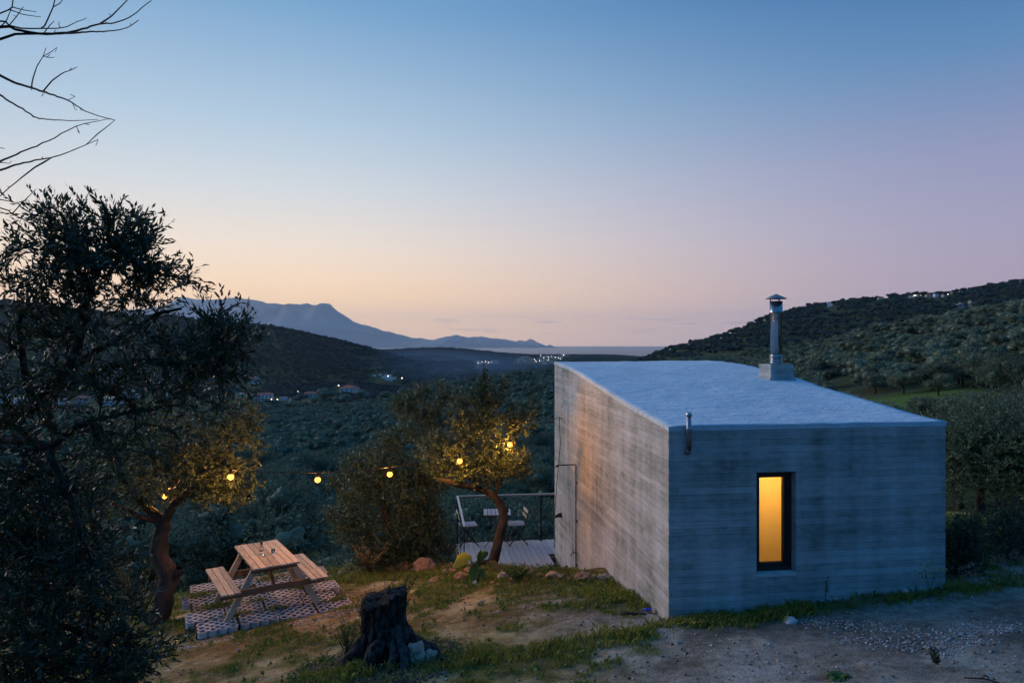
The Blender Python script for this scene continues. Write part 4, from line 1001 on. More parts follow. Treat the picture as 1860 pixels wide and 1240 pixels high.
# ---- olive prototypes for the groves
def proto(seed, kind, cm='olive_far'):
    global RNG
    RNG = np.random.default_rng(seed); h = 3.6; rad = 2.3; lb = []
    for k in range(8):
        a = RNG.uniform(0, 6.28); q = RNG.uniform(.15, .68); lb.append((np.array([math.cos(a)*rad*q, math.sin(a)*rad*q, h*(.60+RNG.uniform(-.16,.18))]), (rad*.42, rad*.42, h*.18)))
    nt, ln, ll, lw, tw = {'near': (1100, 12, .13, .050, .34), 'mid': (330, 8, .22, .13, .34), 'far': (110, 6, .45, .30, .5)}[kind]
    sk = Skel(); top = np.array([0, 0, h*.3]); sk.limb([np.array([0,0,-.4]), np.array([.1,.05,h*.15]), top], .17, .12, None, .4)
    for k in range(4):
        a = k*1.57+RNG.uniform(0,.8); e = top+np.array([math.cos(a)*rad*.5, math.sin(a)*rad*.5, h*.25]); sk.limb([top, (top+e)/2, e], .07, .03, 1, .5)
    pts = []
    for c, r in lb:
        q = norm(RNG.normal(0, 1, (nt//8, 3)))*(RNG.uniform(.45, 1, (nt//8, 1))**.5); pts.append(c+q*np.array(r))
    pts = np.vstack(pts); out = norm(pts-np.array([0, 0, h*.45]))
    if kind == 'near': sk.grow(pts[::3], .5, .04)
    V, Q = sk.mesh(.012, thin=4, thick=6); trunk = np_mesh('olive_trunk', V, Q, M['bark'], True)
    V, Q = leaves(pts, out, ln, tw, ll, lw, up=.3); 
    mats = M[cm]
    # inner mass so that the crown is not a lace curtain: closed lumps under the leaves
    VV_ = [V]; QQ = [Q]; nb = len(V)
    for c, r in lb:
        th = np.linspace(0, math.pi, 6); ph = np.linspace(0, 2*math.pi, 8, endpoint=False); T2, P2 = np.meshgrid(th, ph, indexing='ij')
        s_ = {'near': .45, 'mid': .74, 'far': .80}[kind]+.10*RNG.normal(size=T2.shape); vv = np.stack([np.sin(T2)*np.cos(P2)*r[0]*s_, np.sin(T2)*np.sin(P2)*r[1]*s_, np.cos(T2)*r[2]*s_], -1)+c
        vv[0] = vv[0, 0]; vv[-1] = vv[-1, 0]; idx = np.arange(48).reshape(6, 8)+nb; nb += 48
        VV_.append(vv.reshape(-1, 3)); QQ.append(np.stack([idx[:-1], np.roll(idx, -1, 1)[:-1], np.roll(idx, -1, 1)[1:], idx[1:]], -1).reshape(-1, 4))
    return trunk, np_mesh('olive_crown', np.vstack(VV_), np.vstack(QQ), mats)
PN = [proto(100+i, 'near') for i in range(4)]; PM_ = [proto(200+i, 'mid') for i in range(4)]; PF = [proto(300+i, 'far', 'olive_hill') for i in range(4)]; PNS = [proto(400+i, 'near', 'olive_slope') for i in range(3)]; PMS = [proto(500+i, 'mid', 'olive_slope') for i in range(3)]
RNG = np.random.default_rng(77)
exec_spots = None
def VG(px, py, d0=430, d1=5000):
    """first ground point along the sight line beyond d0"""
    D = np.geomspace(d0, d1, 900); z = ground_z((px-PX0)/F*D, D); zr = -(py-PY0)/F*D; k = np.where(z >= zr)[0]
    D_ = D[k[0]] if len(k) else d1; return np.array([(px-PX0)/F*D_, D_, float(ground_z(np.array([(px-PX0)/F*D_]), np.array([D_]))[0])])
def crest(px, py=None, d0=None):
    """the ground on the skyline of the right hill, a little on this side of the crest"""
    D = np.linspace(620, 1500, 300); z = ground_z((px-PX0)/F*D, D); D_ = D[int(np.argmax(z/D))]-12
    return np.array([(px-PX0)/F*D_, D_, float(ground_z(np.array([(px-PX0)/F*D_]), np.array([D_]))[0])])
r4 = random.Random(12)
tpos = [(r4.uniform(868, 906), r4.uniform(656, 662)) for _ in range(12)]+[(r4.gauss(985, 16), r4.uniform(645, 661)) for _ in range(42)]+[(r4.uniform(1005, 1060), r4.uniform(645, 650)) for _ in range(10)]+[(r4.uniform(930, 955), r4.uniform(652, 658)) for _ in range(6)]
BIG = [(635,712,29,8,'white','tile','white single house with red hipped roof among the valley trees',1,-.25,True),
 (482,728,26,12,'white','tile','two-storey white house with red hipped roof beside the mint green one',2,.2,True),
 (449,729,34,14,'mint','greyroof','mint green two-storey house at the edge of the leaves',2,.1,False),
 (461,696,17,10,'white','tile','white two-storey house higher up the slope above the mint one',1,-.3,True),
 (565,722,22,8,'cream','tile','dim cream house half hidden behind the big valley tree',1,.3,True)]
HAM = [(697,687,8,4),(705,686,11,6),(715,689,9,4),(706,691,12,4),(680,684,6,3),(690,682,5,3)]
SHED = [(515,727,14,5,'white','greyroof'),(532,730,12,5,'cream','greyroof'),(240,722,26,12,'white','greyroof'),(300,722,24,12,'white','tile'),(205,735,30,13,'white','greyroof'),(150,732,20,10,'pink','tile'),(110,736,24,11,'white','greyroof'),(40,738,30,14,'white','greyroof'),(5,730,22,12,'white','greyroof'),(55,726,18,9,'cream','tile')]
CREST = [(1506,542,7,6),(1512,543,5,3),(1600,536,9,3),(1655,528,8,3),(1668,529,6,4),(1686,526,9,3),(1700,525,8,4),(1715,526,8,3),(1730,525,6,3),(1745,524,6,2)]
HOUSE_SPOTS = []
for l_, d0 in ((BIG, 430), (HAM, 430), (SHED, 430), (CREST, 700)):
    for h_ in l_: q = VG(h_[0], h_[1], d0) if d0 != 700 else crest(h_[0]); HOUSE_SPOTS.append((q[0], q[1], h_[2]*q[1]/F+6))
for px_, py_ in tpos: q = VG(px_, py_, 1900); HOUSE_SPOTS.append((q[0], q[1], 22))
for px_ in (530, 541, 553, 504, 473, 615, 624, 730): q = VG(px_, 727, 430); HOUSE_SPOTS.append((q[0], q[1], 8))
# positions
def ring(r0, r1, sp, jit=.36):
    out = []; a0, a1 = math.radians(-41), math.radians(40)
    n = int((a1-a0)*(r1*r1-r0*r0)/2/(sp*sp)); th = RNG.uniform(a0, a1, n*3); r = np.sqrt(RNG.uniform(r0*r0, r1*r1, n*3)); X = r*np.sin(th); Y = r*np.cos(th)
    key = {}; cell = sp
    # jittered grid: one tree per cell
    gx0 = np.floor(X/cell); gy0 = np.floor(Y/cell); u_, i_ = np.unique(gx0*100003+gy0, return_index=True)
    cx = (gx0[i_]+.5)*cell+RNG.normal(0, jit*cell*.6, len(i_)); cy_ = (gy0[i_]+.5)*cell+RNG.normal(0, jit*cell*.6, len(i_))
    return np.stack([cx, cy_], 1)
near = ring(19, 130, 4.5); mid = ring(130, 620, 5.6); far = ring(620, 1500, 8.0); vfar = ring(1500, 4300, 13)
def keep(p, fade):
    x, y = p[:, 0], p[:, 1]; r = np.hypot(x, y); px = PX0+F*x/y
    k = np.ones(len(p), bool)
    for hx, hy, hw in HOUSE_SPOTS:                                   # open ground in front of every house
        hr = math.hypot(hx, hy); al = (x*hx+y*hy)/hr-hr; la_ = np.abs(x*hy-y*hx)/hr; k &= ~((al < hw) & (al > -(70 if hr < 1600 else 420)) & (la_ < hw*.75))
    clear = fbm(x/38+5, y/38, 3, 71); k &= ~((clear > .66) & (r > 45) & (r < 130) & (px > 1380))
    k &= ~((fbm(x/60, y/60, 3, 72) > .72) & (r > 200))
    k &= ~((meadow(x, y) > .4) & (fbm(x/4, y/4, 2, 76) > .33)); k &= seg_d(x, y, PATH_LINE) > 2.6   # grassy slope with a path
    u, v = to_uv(x, y); k &= ~((u > -4.0) & (u < 6.5) & (v > -5) & (v < 13))
    k &= edge_d(x, y) > 4.5
    k &= ~((px > 1100) & (px < 1690) & (r < 34))
    k &= ~((r > 560) & (r < 700) & (px < 760) & (fbm(x/30, y/30, 2, 74) > .42))              # village gardens
    zt = ground_z(x, y)/7.0; k &= ~(((zt-np.floor(zt)) > .66) & (r > 480) & (r < 1800) & (fbm(x/50, y/50, 2, 75) > .40))     # terrace risers
    k &= outer(x, y) > SEA+2.5
    return p[k]
near, mid, far, vfar = [keep(p, 0) for p in (near, mid, far, vfar)]
def visible(p, h):
    """line of sight from the camera to the tree top over the terrain and the house roof"""
    z = ground_z(p[:, 0], p[:, 1])+h; ok = np.ones(len(p), bool); r = np.hypot(p[:, 0], p[:, 1])
    for f in (.2, .3, .4, .5, .6, .7, .78, .85, .9, .94):
        zz = ground_z(p[:, 0]*f, p[:, 1]*f)+np.where(r*f > 40, 2.0, 0); ok &= (z*f > zz-.2) | (r*f < 14)
    px = PX0+F*p[:, 0]/p[:, 1]; py = PY0-F*z/p[:, 1]
    ok &= ~((px > 1030) & (px < 1700) & (py > np.interp(px, [1008, 1300, 1440, 1717], [657, 656, 684, 766])+6))
    return ok & (px > -60) & (px < 1920)
allp = np.vstack([near, mid]); rr_ = np.hypot(allp[:, 0], allp[:, 1]); allp = allp[np.argsort(rr_)]
size = RNG.uniform(.75, 1.40, len(allp)); vis = visible(allp, 3.4*size)
sel = np.where(vis)[0][:292]; selset = set(sel.tolist())
# bigger picture of who is who
for k in sel:
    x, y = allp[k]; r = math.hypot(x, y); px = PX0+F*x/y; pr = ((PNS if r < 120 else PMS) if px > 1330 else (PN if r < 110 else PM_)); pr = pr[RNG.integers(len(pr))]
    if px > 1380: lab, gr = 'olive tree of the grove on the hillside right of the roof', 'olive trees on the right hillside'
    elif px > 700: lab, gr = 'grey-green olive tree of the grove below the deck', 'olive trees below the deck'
    else: lab, gr = 'grey-green olive tree of the valley grove beyond the picnic table', 'olive trees in the valley grove'
    o = empty('olive_tree', (x, y, gz(x, y)), RNG.uniform(0, 6.28)); s_ = size[k]*(.9 if r < 60 else 1.05); o.scale = (s_, s_, s_*RNG.uniform(.85, 1.1)); tag(o, lab, 'tree', gr)
    link('trunk', pr[0], o); c_ = link('foliage', pr[1], o); c_['kind'] = 'stuff'
rest = np.array([i for i in range(len(allp)) if i not in selset and vis[i] ])
# hidden ones near the sight line still stand in the grove (they fill gaps seen from a step aside)
hid = np.array([i for i in range(len(allp)) if not vis[i] and math.hypot(*allp[i]) > 40])
def scatter(name, pts, scale, protos, kind_label=None):
    z = ground_z(pts[:, 0], pts[:, 1]); me = bpy.data.meshes.new(name+'_points'); me.vertices.add(len(pts))
    me.vertices.foreach_set('co', np.stack([pts[:, 0], pts[:, 1], z], 1).astype(np.float32).ravel())
    a = me.attributes.new('size', 'FLOAT', 'POINT'); a.data.foreach_set('value', scale.astype(np.float32))
    a = me.attributes.new('spin', 'FLOAT', 'POINT'); a.data.foreach_set('value', RNG.uniform(0, 6.28, len(pts)).astype(np.float32))
    a = me.attributes.new('pick', 'INT', 'POINT'); a.data.foreach_set('value', RNG.integers(0, len(protos), len(pts)).astype(np.int32)); me.update()
    o = bpy.data.objects.new(name, me); COL.objects.link(o); o['kind'] = 'stuff'
    src = bpy.data.collections.new(name+'_source')
    for i, m_ in enumerate(protos): src.objects.link(bpy.data.objects.new('%s_kind_%02d' % (name, i), m_))
    g = bpy.data.node_groups.new(name+'_nodes', 'GeometryNodeTree'); g.interface.new_socket('Geometry', in_out='INPUT', socket_type='NodeSocketGeometry'); g.interface.new_socket('Geometry', in_out='OUTPUT', socket_type='NodeSocketGeometry')
    gi = g.nodes.new('NodeGroupInput'); go = g.nodes.new('NodeGroupOutput'); ci = g.nodes.new('GeometryNodeCollectionInfo'); ci.inputs[0].default_value = src; ci.inputs['Separate Children'].default_value = True
    ip = g.nodes.new('GeometryNodeInstanceOnPoints'); ip.inputs['Pick Instance'].default_value = True
    def at(n_, ty):
        q = g.nodes.new('GeometryNodeInputNamedAttribute'); q.data_type = ty; q.inputs[0].default_value = n_; return [s for s in q.outputs if s.enabled][0]
    cx = g.nodes.new('ShaderNodeCombineXYZ'); g.links.new(at('spin', 'FLOAT'), cx.inputs[2])
    g.links.new(gi.outputs[0], ip.inputs['Points']); g.links.new(ci.outputs[0], ip.inputs['Instance']); g.links.new(at('pick', 'INT'), ip.inputs['Instance Index'])
    g.links.new(cx.outputs[0], ip.inputs['Rotation']); g.links.new(at('size', 'FLOAT'), ip.inputs['Scale']); g.links.new(ip.outputs[0], go.inputs[0])
    md = o.modifiers.new('scatter', 'NODES'); md.node_group = g
    return o
gi_ = np.concatenate([rest, hid]); gpx = PX0+F*allp[gi_, 0]/allp[gi_, 1]; rs = gi_[gpx > 1330]; ls = gi_[gpx <= 1330]
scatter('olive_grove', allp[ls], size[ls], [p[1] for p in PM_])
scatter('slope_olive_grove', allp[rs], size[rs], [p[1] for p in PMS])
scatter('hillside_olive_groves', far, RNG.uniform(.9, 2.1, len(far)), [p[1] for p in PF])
scatter('distant_woodland', vfar, RNG.uniform(2.0, 3.6, len(vfar)), [p[1] for p in PF])
print('trees', len(sel), len(rest), len(hid), len(far), len(vfar))
# ================================================================== STRING LIGHTS
RNG = np.random.default_rng(501); random.seed(501)
bulbs = [(300,901,11.45),(419,866,10.12),(577,871,10.5),(708,861,11.2),(835,837,11.38),(926,807,11.85)]
hook = Hxy(-.07, 5.97); hook = np.array([hook[0], hook[1], -1.45])
sl = empty('string_lights', tuple(P(577, 871, 10.5))); base = P(577, 871, 10.5)
tag(sl, 'dark cable with six glowing orange bulbs strung from the left olive to the cabin wall', 'string lights')
pts = [P(215, 885, 11.4)]+[P(x, y-13, d) for x, y, d in bulbs]+[hook]
cp = []
for a, b in zip(pts[:-1], pts[1:]):
    for i in range(8):
        q = i/8; p_ = a*(1-q)+b*q; p_[2] -= .10*np.linalg.norm(b-a)*.35*4*q*(1-q)*.35; cp.append(p_)
cp.append(hook)
down = [Hxy(-.03, 6.05), Hxy(-.03, 6.35), Hxy(-.02, 6.72)]
cp += [np.array([down[0][0], down[0][1], -2.0]), np.array([down[1][0], down[1][1], -2.7]), np.array([down[2][0], down[2][1], -3.6]), np.array([down[2][0], down[2][1], -4.3])]
mb = MB(); mb.tube([p_-base for p_ in cp], .007, 5); mb.build('cable', M['metal'], sl)
bm = bmesh.new(); bmesh.ops.create_icosphere(bm, subdivisions=2, radius=.046); bme = bpy.data.meshes.new('bulb'); bm.to_mesh(bme); bm.free(); bme.materials.append(M['bulb'])
sk_ = MB(); sk_.lathe([(.010,.125),(.017,.12),(.020,.06),(.018,.04)], 10); skm = sk_.build('bulb_socket', M['metal'], mesh_only=True)
for x, y, d in bulbs:
    o = link('bulb_socket', skm, sl); o.location = P(x, y, d)-base
    g = link('bulb', bme, o); g.location = (0, 0, 0)
    la = bpy.data.lights.new('bulb_lamp', 'POINT'); la.energy = 34; la.color = (1, .40, .075); la.shadow_soft_size = .02; lo = bpy.data.objects.new('bulb_lamp', la); COL.objects.link(lo); lo.parent = o

# ================================================================== STUMP, ROCKS
def rock(loc, s, mat, label=None, group=None, seed=0, sink=.25, name='rock', rz=None):
    bm = bmesh.new(); bmesh.ops.create_icosphere(bm, subdivisions=3, radius=1)
    off = Vector((seed*3.1, seed*1.7, 0))
    for v in bm.verts:
        n = mnoise.noise(v.co*1.1+off)*.38+mnoise.noise(v.co*2.7+off)*.16+mnoise.noise(v.co*6+off)*.06
        c = mnoise.cell(v.co*1.5+off)*.10
        v.co *= 1+n+c
        v.co.x *= s[0]; v.co.y *= s[1]; v.co.z *= s[2]
    me = bpy.data.meshes.new(name); bm.to_mesh(me); bm.free(); me.materials.append(mat); me.polygons.foreach_set('use_smooth', [False]*len(me.polygons))
    o = link(name, me); o.location = (loc[0], loc[1], loc[2]+s[2]*(1-2*sink)); o.rotation_euler = (0, 0, rz if rz is not None else seed*1.3); 
    tag(o, label, 'rock', group); return o
def ground_at(px, py): q = G(px, py); return q
rk = [(770,1036,20,15,'rock_red','largest orange-lit boulder on the rim of the terrace beside the dark olive'),
 (690,1030,12,9,'rock_red','rounded rusty rock on the rim below the dark olive'), (734,1032,13,8,'rock_red','blocky rock on the rim just left of the largest boulder'),
 (838,1054,12,10,'rock_red','pale orange rock left of the yellow-leaved plant'), (915,1052,11,9,'rock','dark grey rock leaning right of the yellow-leaved plant'),
 (935,1054,13,7,'rock','low brown rock beside the green tuft before the deck'), (1062,1050,20,7,'rock_red','long flat rock where the long wall meets the ground'),
 (1100,1052,13,7,'rock','flat brown rock against the foot of the long wall'), (1003,1046,14,6,'rock_red','flat orange rock at the near end of the deck planks'),
 (960,1040,12,6,'rock_red','low stone on the rim in front of the deck boards'), (793,1055,16,5,'rock_red','flat slab lying on the grass before the largest boulder'),
 (862,1062,5,5,'rock_white','small white-faced cobble below the yellow-leaved plant'), (755,1200,21,24,'rock','tall beige rock leaning on the roots of the stump'),
 (783,1200,13,14,'rock','smaller beige rock right of the tall one at the stump'), (687,1178,10,8,'rock_white','round white stone on the mound left of the stump roots'),
 (1435,1130,15,6,'rock_white','pale flat stone lying before the window wall'), (1645,1078,7,6,'rock_white','round white stone in the grass near the right wall corner'),
 (1228,1168,8,4,'rock','small grey stone on bare earth before the wall corner'), (1193,1112,10,6,'rock','brown stone beside the blue plastic at the wall')]
for i, (px, py, wx, hz_, mt, lb) in enumerate(rk):
    q = ground_at(px, py); s = q[1]/F; rock(q, (wx*s, wx*s*.8, hz_*s), M[mt], lb, seed=i+1, rz=.1*i)
for i, (px, py, w_) in enumerate([(620,1042,7),(655,1040,8),(712,1036,7),(808,1040,8),(822,1038,7),(850,1038,9),(872,1040,8),(895,1060,6),(905,1064,5),(880,1062,5),(945,1044,7),(980,1046,7),(1020,1048,8),(1035,1052,6),(1080,1050,8),(752,1038,7),(850,1066,6),(835,1066,5),(925,1062,5)]):
    q = ground_at(px, py); s = q[1]/F; rock(q, (w_*s, w_*s*.8, w_*s*.6), M['rock_red' if i % 3 else 'rock'], 'small rough stone among those lining the rim of the terrace', 'small stones along the terrace rim', seed=40+i)
# stump
sc_ = np.array([-1.40, 7.45]); sz = gz(*sc_)-.10
nt_, nz_ = 72, 40; V = []; H_ = .77
for j in range(nz_):
    f = j/(nz_-1); z = f*H_
    for i in range(nt_):
        a = 2*math.pi*i/nt_
        lobe = .5+.5*math.cos(5*a+.8+math.sin(2*a)); big = math.exp(-((a-5.9+(6.28 if a < 2 else 0))**2)/.25)
        fl = math.exp(-(z/.22)**1.3); r = .215+fl*(.12+.16*lobe**2+.16*big)+.03*math.sin(3*a+1)*(1-fl)+.02*math.sin(7*a+z*4)
        r += .075*mnoise.noise(Vector((math.cos(a)*2.2, math.sin(a)*2.2, z*2.4)))+.045*mnoise.noise(Vector((math.cos(a)*6, math.sin(a)*6, z*3)))+.02*mnoise.noise(Vector((math.cos(a)*14, math.sin(a)*14, z*7)))
        if f > .8: r += .02*(f-.8)*5
        zz = z-(.05*fl*lobe)+ (.07*math.cos(a-.3)+.03*mnoise.noise(Vector((math.cos(a)*4, math.sin(a)*4, 7.))))*f**3
        V.append((r*math.cos(a), r*math.sin(a)*.9, zz))
top = len(V); 
for rr_i, fr in enumerate((.75, .45, .15)):
    for i in range(nt_):
        b_ = V[(nz_-1)*nt_+i]; V.append((b_[0]*fr, b_[1]*fr, b_[2]*1+.012*mnoise.noise(Vector((b_[0]*fr*14, b_[1]*fr*14, 3)))-(1-fr)*.03))
Fq = []
for j in range(nz_+2):
    for i in range(nt_):
        i2 = (i+1) % nt_; Fq.append((j*nt_+i, j*nt_+i2, (j+1)*nt_+i2, (j+1)*nt_+i))
Fq.append(tuple((nz_+2)*nt_+i for i in range(nt_)))
mb = MB(); mb.add(V, Fq); st = empty('tree_stump', (sc_[0], sc_[1], sz)); tag(st, 'black charred tree stump with spreading roots in front of the terrace', 'stump'); mb.build('trunk', M['stump'], st, True)
for k, (a, L, w_) in enumerate([(-.35,.85,.10),(-.9,.6,.09),(-1.7,.5,.10),(-2.5,.55,.09),(3.3,.5,.08),(.2,.6,.08),(1.2,.5,.07),(-1.3,.62,.06),(-.1,.95,.06)]):
    mb = MB(); pts_ = []; 
    for i in range(9):
        f = i/8; rr_ = .14+L*.95*f; aa = a+.25*math.sin(f*4+k); x_, y_ = rr_*math.cos(aa), rr_*math.sin(aa); zz_ = gz(sc_[0]+x_, sc_[1]+y_)-sz+.30*(1-f)**2.0+.012-.055*f+.02*math.sin(i*1.9+k*2); pts_.append((x_, y_, zz_))
    mb.tube(pts_, [w_*(1.05-.85*i/8)*(1+.28*math.sin(i*2.1+k)) for i in range(9)], 9); mb.build('root', M['stump'], st, True)
sk = Skel(); sk.limb([np.array([0,0,.1]), np.array([0,0,.5])], .02, .02, None, .1, 0)
n0_ = len(sk.p)
for k in range(46):
    a = random.uniform(0, 6.28); r0 = random.uniform(.17, .24); z0 = random.uniform(.40, .78); p0 = np.array([r0*math.cos(a), r0*math.sin(a)*.9, z0])
    j = len(sk.p); sk.p.append(p0); sk.par.append(-1); sk.rmin.append(.003); cur = j; L = random.uniform(.10, .26)
    d_ = np.array([math.cos(a)*.5, math.sin(a)*.5, 1.0])
    for i in range(5):
        p0 = p0+d_*L/5+RNG.normal(0, .006, 3); sk.p.append(p0); sk.par.append(cur); sk.rmin.append(.0022); cur = len(sk.p)-1
V, Q = sk.mesh(.002); Pn = np.array(sk.p); suck = link('shoots', np_mesh('shoots', V, Q, M['bark'], True), st); suck['kind'] = 'stuff'
ii = np.array([i for i in range(n0_+2, len(Pn)) if sk.par[i] >= 0]); V, Q = leaves(Pn[ii], np.tile([0,0,1.], (len(ii),1)), 3, .05, .026, .009); fo = link('foliage', np_mesh('foliage', V, Q, M['dark_leaf']), st); fo['kind'] = 'stuff'

# ================================================================== GROUND COVER
def blades(pts, h, w, lean=.5):
    n = len(pts); a = RNG.uniform(0, 6.28, n); d = np.stack([np.cos(a), np.sin(a), 0*a], 1); wdir = np.stack([-np.sin(a), np.cos(a), 0*a], 1)
    h = h[:, None]; w = w[:, None]; l = RNG.uniform(.1, 1, (n, 1))*lean
    up = np.array([[0, 0, 1.]])
    v0 = pts-wdir*w*.5; v1 = pts+wdir*w*.5; m_ = pts+up*h*.6+d*h*l*.4; v2 = m_+wdir*w*.35; v3 = pts+up*h*(1-l*.3)+d*h*l
    V = np.stack([v0, v1, v2, v3], 1).reshape(-1, 3); return V, np.arange(n*4).reshape(-1, 4)
def sample_cover(n, which, xr=(-8.5, 9.5), yr=(5.2, 15.5), p=1.0):
    x = RNG.uniform(*xr, n); y = RNG.uniform(*yr, n); c = cover(x, y)[which]
    u, v = to_uv(x, y); ins = (u > -.01) & (u < HW) & (v > 0) & (v < HL)
    sx_ = (x-S0[0])*SX[0]+(y-S0[1])*SX[1]; sy_ = (x-S0[0])*SYv[0]+(y-S0[1])*SYv[1]; onslab = (sx_ > -.1) & (sx_ < 2.25) & (sy_ > -.02) & (sy_ < 2.15)
    px = PX0+F*x/y
    k = (RNG.uniform(0, 1, n) < c**p) & ~ins & ~(onslab if which == 0 else (onslab & False)) & (px > -100) & (px < 1960)
    x, y = x[k], y[k]; return np.stack([x, y, ground_z(x, y)+.006], 1), c[k]
pts, c = sample_cover(620000, 0)
cl = fbm(pts[:, 0]*6, pts[:, 1]*6, 3, 91); k = RNG.uniform(0, 1, len(pts)) < sstep(.32, .6, cl)*.85+.1
pts, c, cl = pts[k], c[k], cl[k]
V, Q = blades(pts, (.018+.05*c*cl)*RNG.uniform(.5, 1.5, len(pts)), .006*RNG.uniform(.7, 1.5, len(pts)), .8)
o = link('grass', np_mesh('grass', V, Q, M['grass'])); o['kind'] = 'stuff'; print('grass', len(Q))
# taller tufts along walls and rim
def tuft_field(line, n, wd, h):
    L = np.array(line); seg = RNG.integers(0, len(L)-1, n); t_ = RNG.uniform(0, 1, (n, 1)); p_ = L[seg]*(1-t_)+L[seg+1]*t_+RNG.normal(0, wd, (n, 2)); m_ = fbm(p_[:, 0]*2.2, p_[:, 1]*2.2, 3, 95)
    p_ = p_[m_ > .47]; u, v = to_uv(p_[:, 0], p_[:, 1]); p_ = p_[~((u > -.02) & (v > -.02) & (u < HW+.02) & (v < HL))]
    return np.column_stack([p_, ground_z(p_[:, 0], p_[:, 1])])
T1 = np.vstack([tuft_field(Z_WALL, 9000, .10, 0), tuft_field(Z_SIDE, 3500, .16, 0), tuft_field(Z_EDGE, 9000, .25, 0), tuft_field(Z_STRIP, 7000, .16, 0), tuft_field([(5.6,8.6),(7.5,10.5),(9,11.5)], 7000, .5, 0)])
V, Q = blades(T1, .10*RNG.uniform(.3, 1.2, len(T1))*(.5+fbm(T1[:,0]*3, T1[:,1]*3, 3, 97)), .008*RNG.uniform(.7, 1.4, len(T1)), .7)
o = link('tall_grass', np_mesh('tall_grass', V, Q, M['grass'])); o['kind'] = 'stuff'
# broad-leaved weeds
wp, c = sample_cover(9000, 0, p=1.5); wp = wp[:2600]
V, Q = leaves(wp+np.array([0, 0, .03]), np.tile([0, 0, 1.], (len(wp), 1)), 6, .05, .05, .028, up=.1, spread=1.6); o = link('weeds', np_mesh('weeds', V, Q, M['green_leaf'])); o['kind'] = 'stuff'
# gravel and pebbles
def stones(pts, sz):
    n = len(pts); o8 = np.array([[1,0,0],[0,1,0],[-1,0,0],[0,-1,0],[0,0,1],[0,0,-1.]]); V = pts[:, None, :]+o8[None]*sz[:, None, None]*RNG.uniform(.5, 1.15, (n, 6, 1))*np.array([1, 1, .7])+RNG.normal(0, .12, (n, 6, 3))*sz[:, None, None]
    tr = np.array([[0,1,4],[1,2,4],[2,3,4],[3,0,4],[1,0,5],[2,1,5],[3,2,5],[0,3,5]]); Q = (tr[None]+np.arange(n)[:, None, None]*6).reshape(-1, 3); return V.reshape(-1, 3), Q
def stonemat(name, stops):
    m, t, b, o = newmat(name); g = N(t, 'ShaderNodeNewGeometry'); r = ramp(t, stops); t.links.new(g.outputs['Random Per Island'], r.inputs[0]); t.links.new(r.outputs[0], b.inputs['Base Color']); b.inputs['Roughness'].default_value = .9; return m
gm_ = stonemat('gravel_stones', [(0, (.16,.14,.13,1)), (.5, (.34,.32,.31,1)), (1, (.66,.64,.63,1))])
pts, c = sample_cover(150000, 1); V, Q = stones(pts, RNG.uniform(.006, .019, len(pts))); o = link('gravel', np_mesh('gravel', V, Q, gm_)); o['kind'] = 'stuff'; print('gravel', len(pts))
x = RNG.uniform(-5, 8, 9000); y = RNG.uniform(5.3, 12.5, 9000); u, v = to_uv(x, y); k = ~((u > 0) & (u < HW) & (v > 0)) & (edge_d(x, y) < .2) & (fbm(x*1.4, y*1.4, 3, 99) > .42); x, y = x[k], y[k]
V, Q = stones(np.stack([x, y, ground_z(x, y)+.006], 1), .005+.022*RNG.uniform(0, 1, len(x))**5+.004); o = link('pebbles', np_mesh('pebbles', V, Q, stonemat('pebble_stones', [(0, (.10,.07,.05,1)), (.6, (.24,.19,.15,1)), (1, (.55,.52,.50,1))]))); o['kind'] = 'stuff'
_0 = ''' the lattice holes
x = RNG.uniform(0, 2.15, 2600); y = RNG.uniform(0.05, 2.1, 2600); pts = np.column_stack([S0[0]+SX[0]*x+SYv[0]*y, S0[1]+SX[1]*x+SYv[1]*y, np.full(2600, SZ-.038)]); V, Q = stones(pts, RNG.uniform(.006, .014, 2600)); o = link('gravel', np_mesh('gravel', V, Q, gm_)); o['kind'] = 'stuff'
'''
# litter, bark crumbs and low weeds round the stump
a_ = RNG.uniform(0, 6.28, 2600); r_ = .25+.75*np.sqrt(RNG.uniform(0, 1, 2600)); x = sc_[0]+r_*np.cos(a_); y = sc_[1]-.05+r_*np.sin(a_)*.8
V, Q = stones(np.stack([x, y, ground_z(x, y)+.008], 1), RNG.uniform(.006, .022, len(x))); o = link('debris', np_mesh('debris', V, Q, stonemat('bark_crumbs', [(0, (.03,.026,.022,1)), (.7, (.09,.075,.06,1)), (1, (.22,.20,.17,1))]))); o['kind'] = 'stuff'
k = RNG.integers(0, len(x), 420); V, Q = leaves(np.stack([x[k], y[k], ground_z(x[k], y[k])+.03], 1), np.tile([0,0,1.], (420,1)), 6, .07, .04, .018, up=.3, spread=1.4); o = link('weeds', np_mesh('weeds', V, Q, M['green_leaf'])); o['kind'] = 'stuff'
# soil crumbs and grass in the joints of the lattice pavers
x = RNG.uniform(0, 2.15, 5000); y = RNG.uniform(.05, 2.1, 5000); mk_ = fbm(x*2.2, y*2.2, 3, 121) > .50; x, y = x[mk_], y[mk_]; pts = np.column_stack([S0[0]+SX[0]*x+SYv[0]*y, S0[1]+SX[1]*x+SYv[1]*y, np.full(len(x), SZ-.002)])
V, Q = stones(pts, RNG.uniform(.003, .010, len(x))); o = link('soil_crumbs', np_mesh('soil_crumbs', V, Q, M['soil'])); o['kind'] = 'stuff'
gj = []
for (cx_, cy_, rr_, nn_) in [(.32,.95,.16,420),(.55,.45,.10,200),(1.1,.44,.12,160),(1.65,1.25,.14,260),(.1,1.6,.12,240),(1.2,1.9,.2,300),(.9,.9,.08,90),(2.0,.35,.1,160)]:
    gj.append(np.column_stack([RNG.normal(cx_, rr_, nn_), RNG.normal(cy_, rr_*.5, nn_)]))
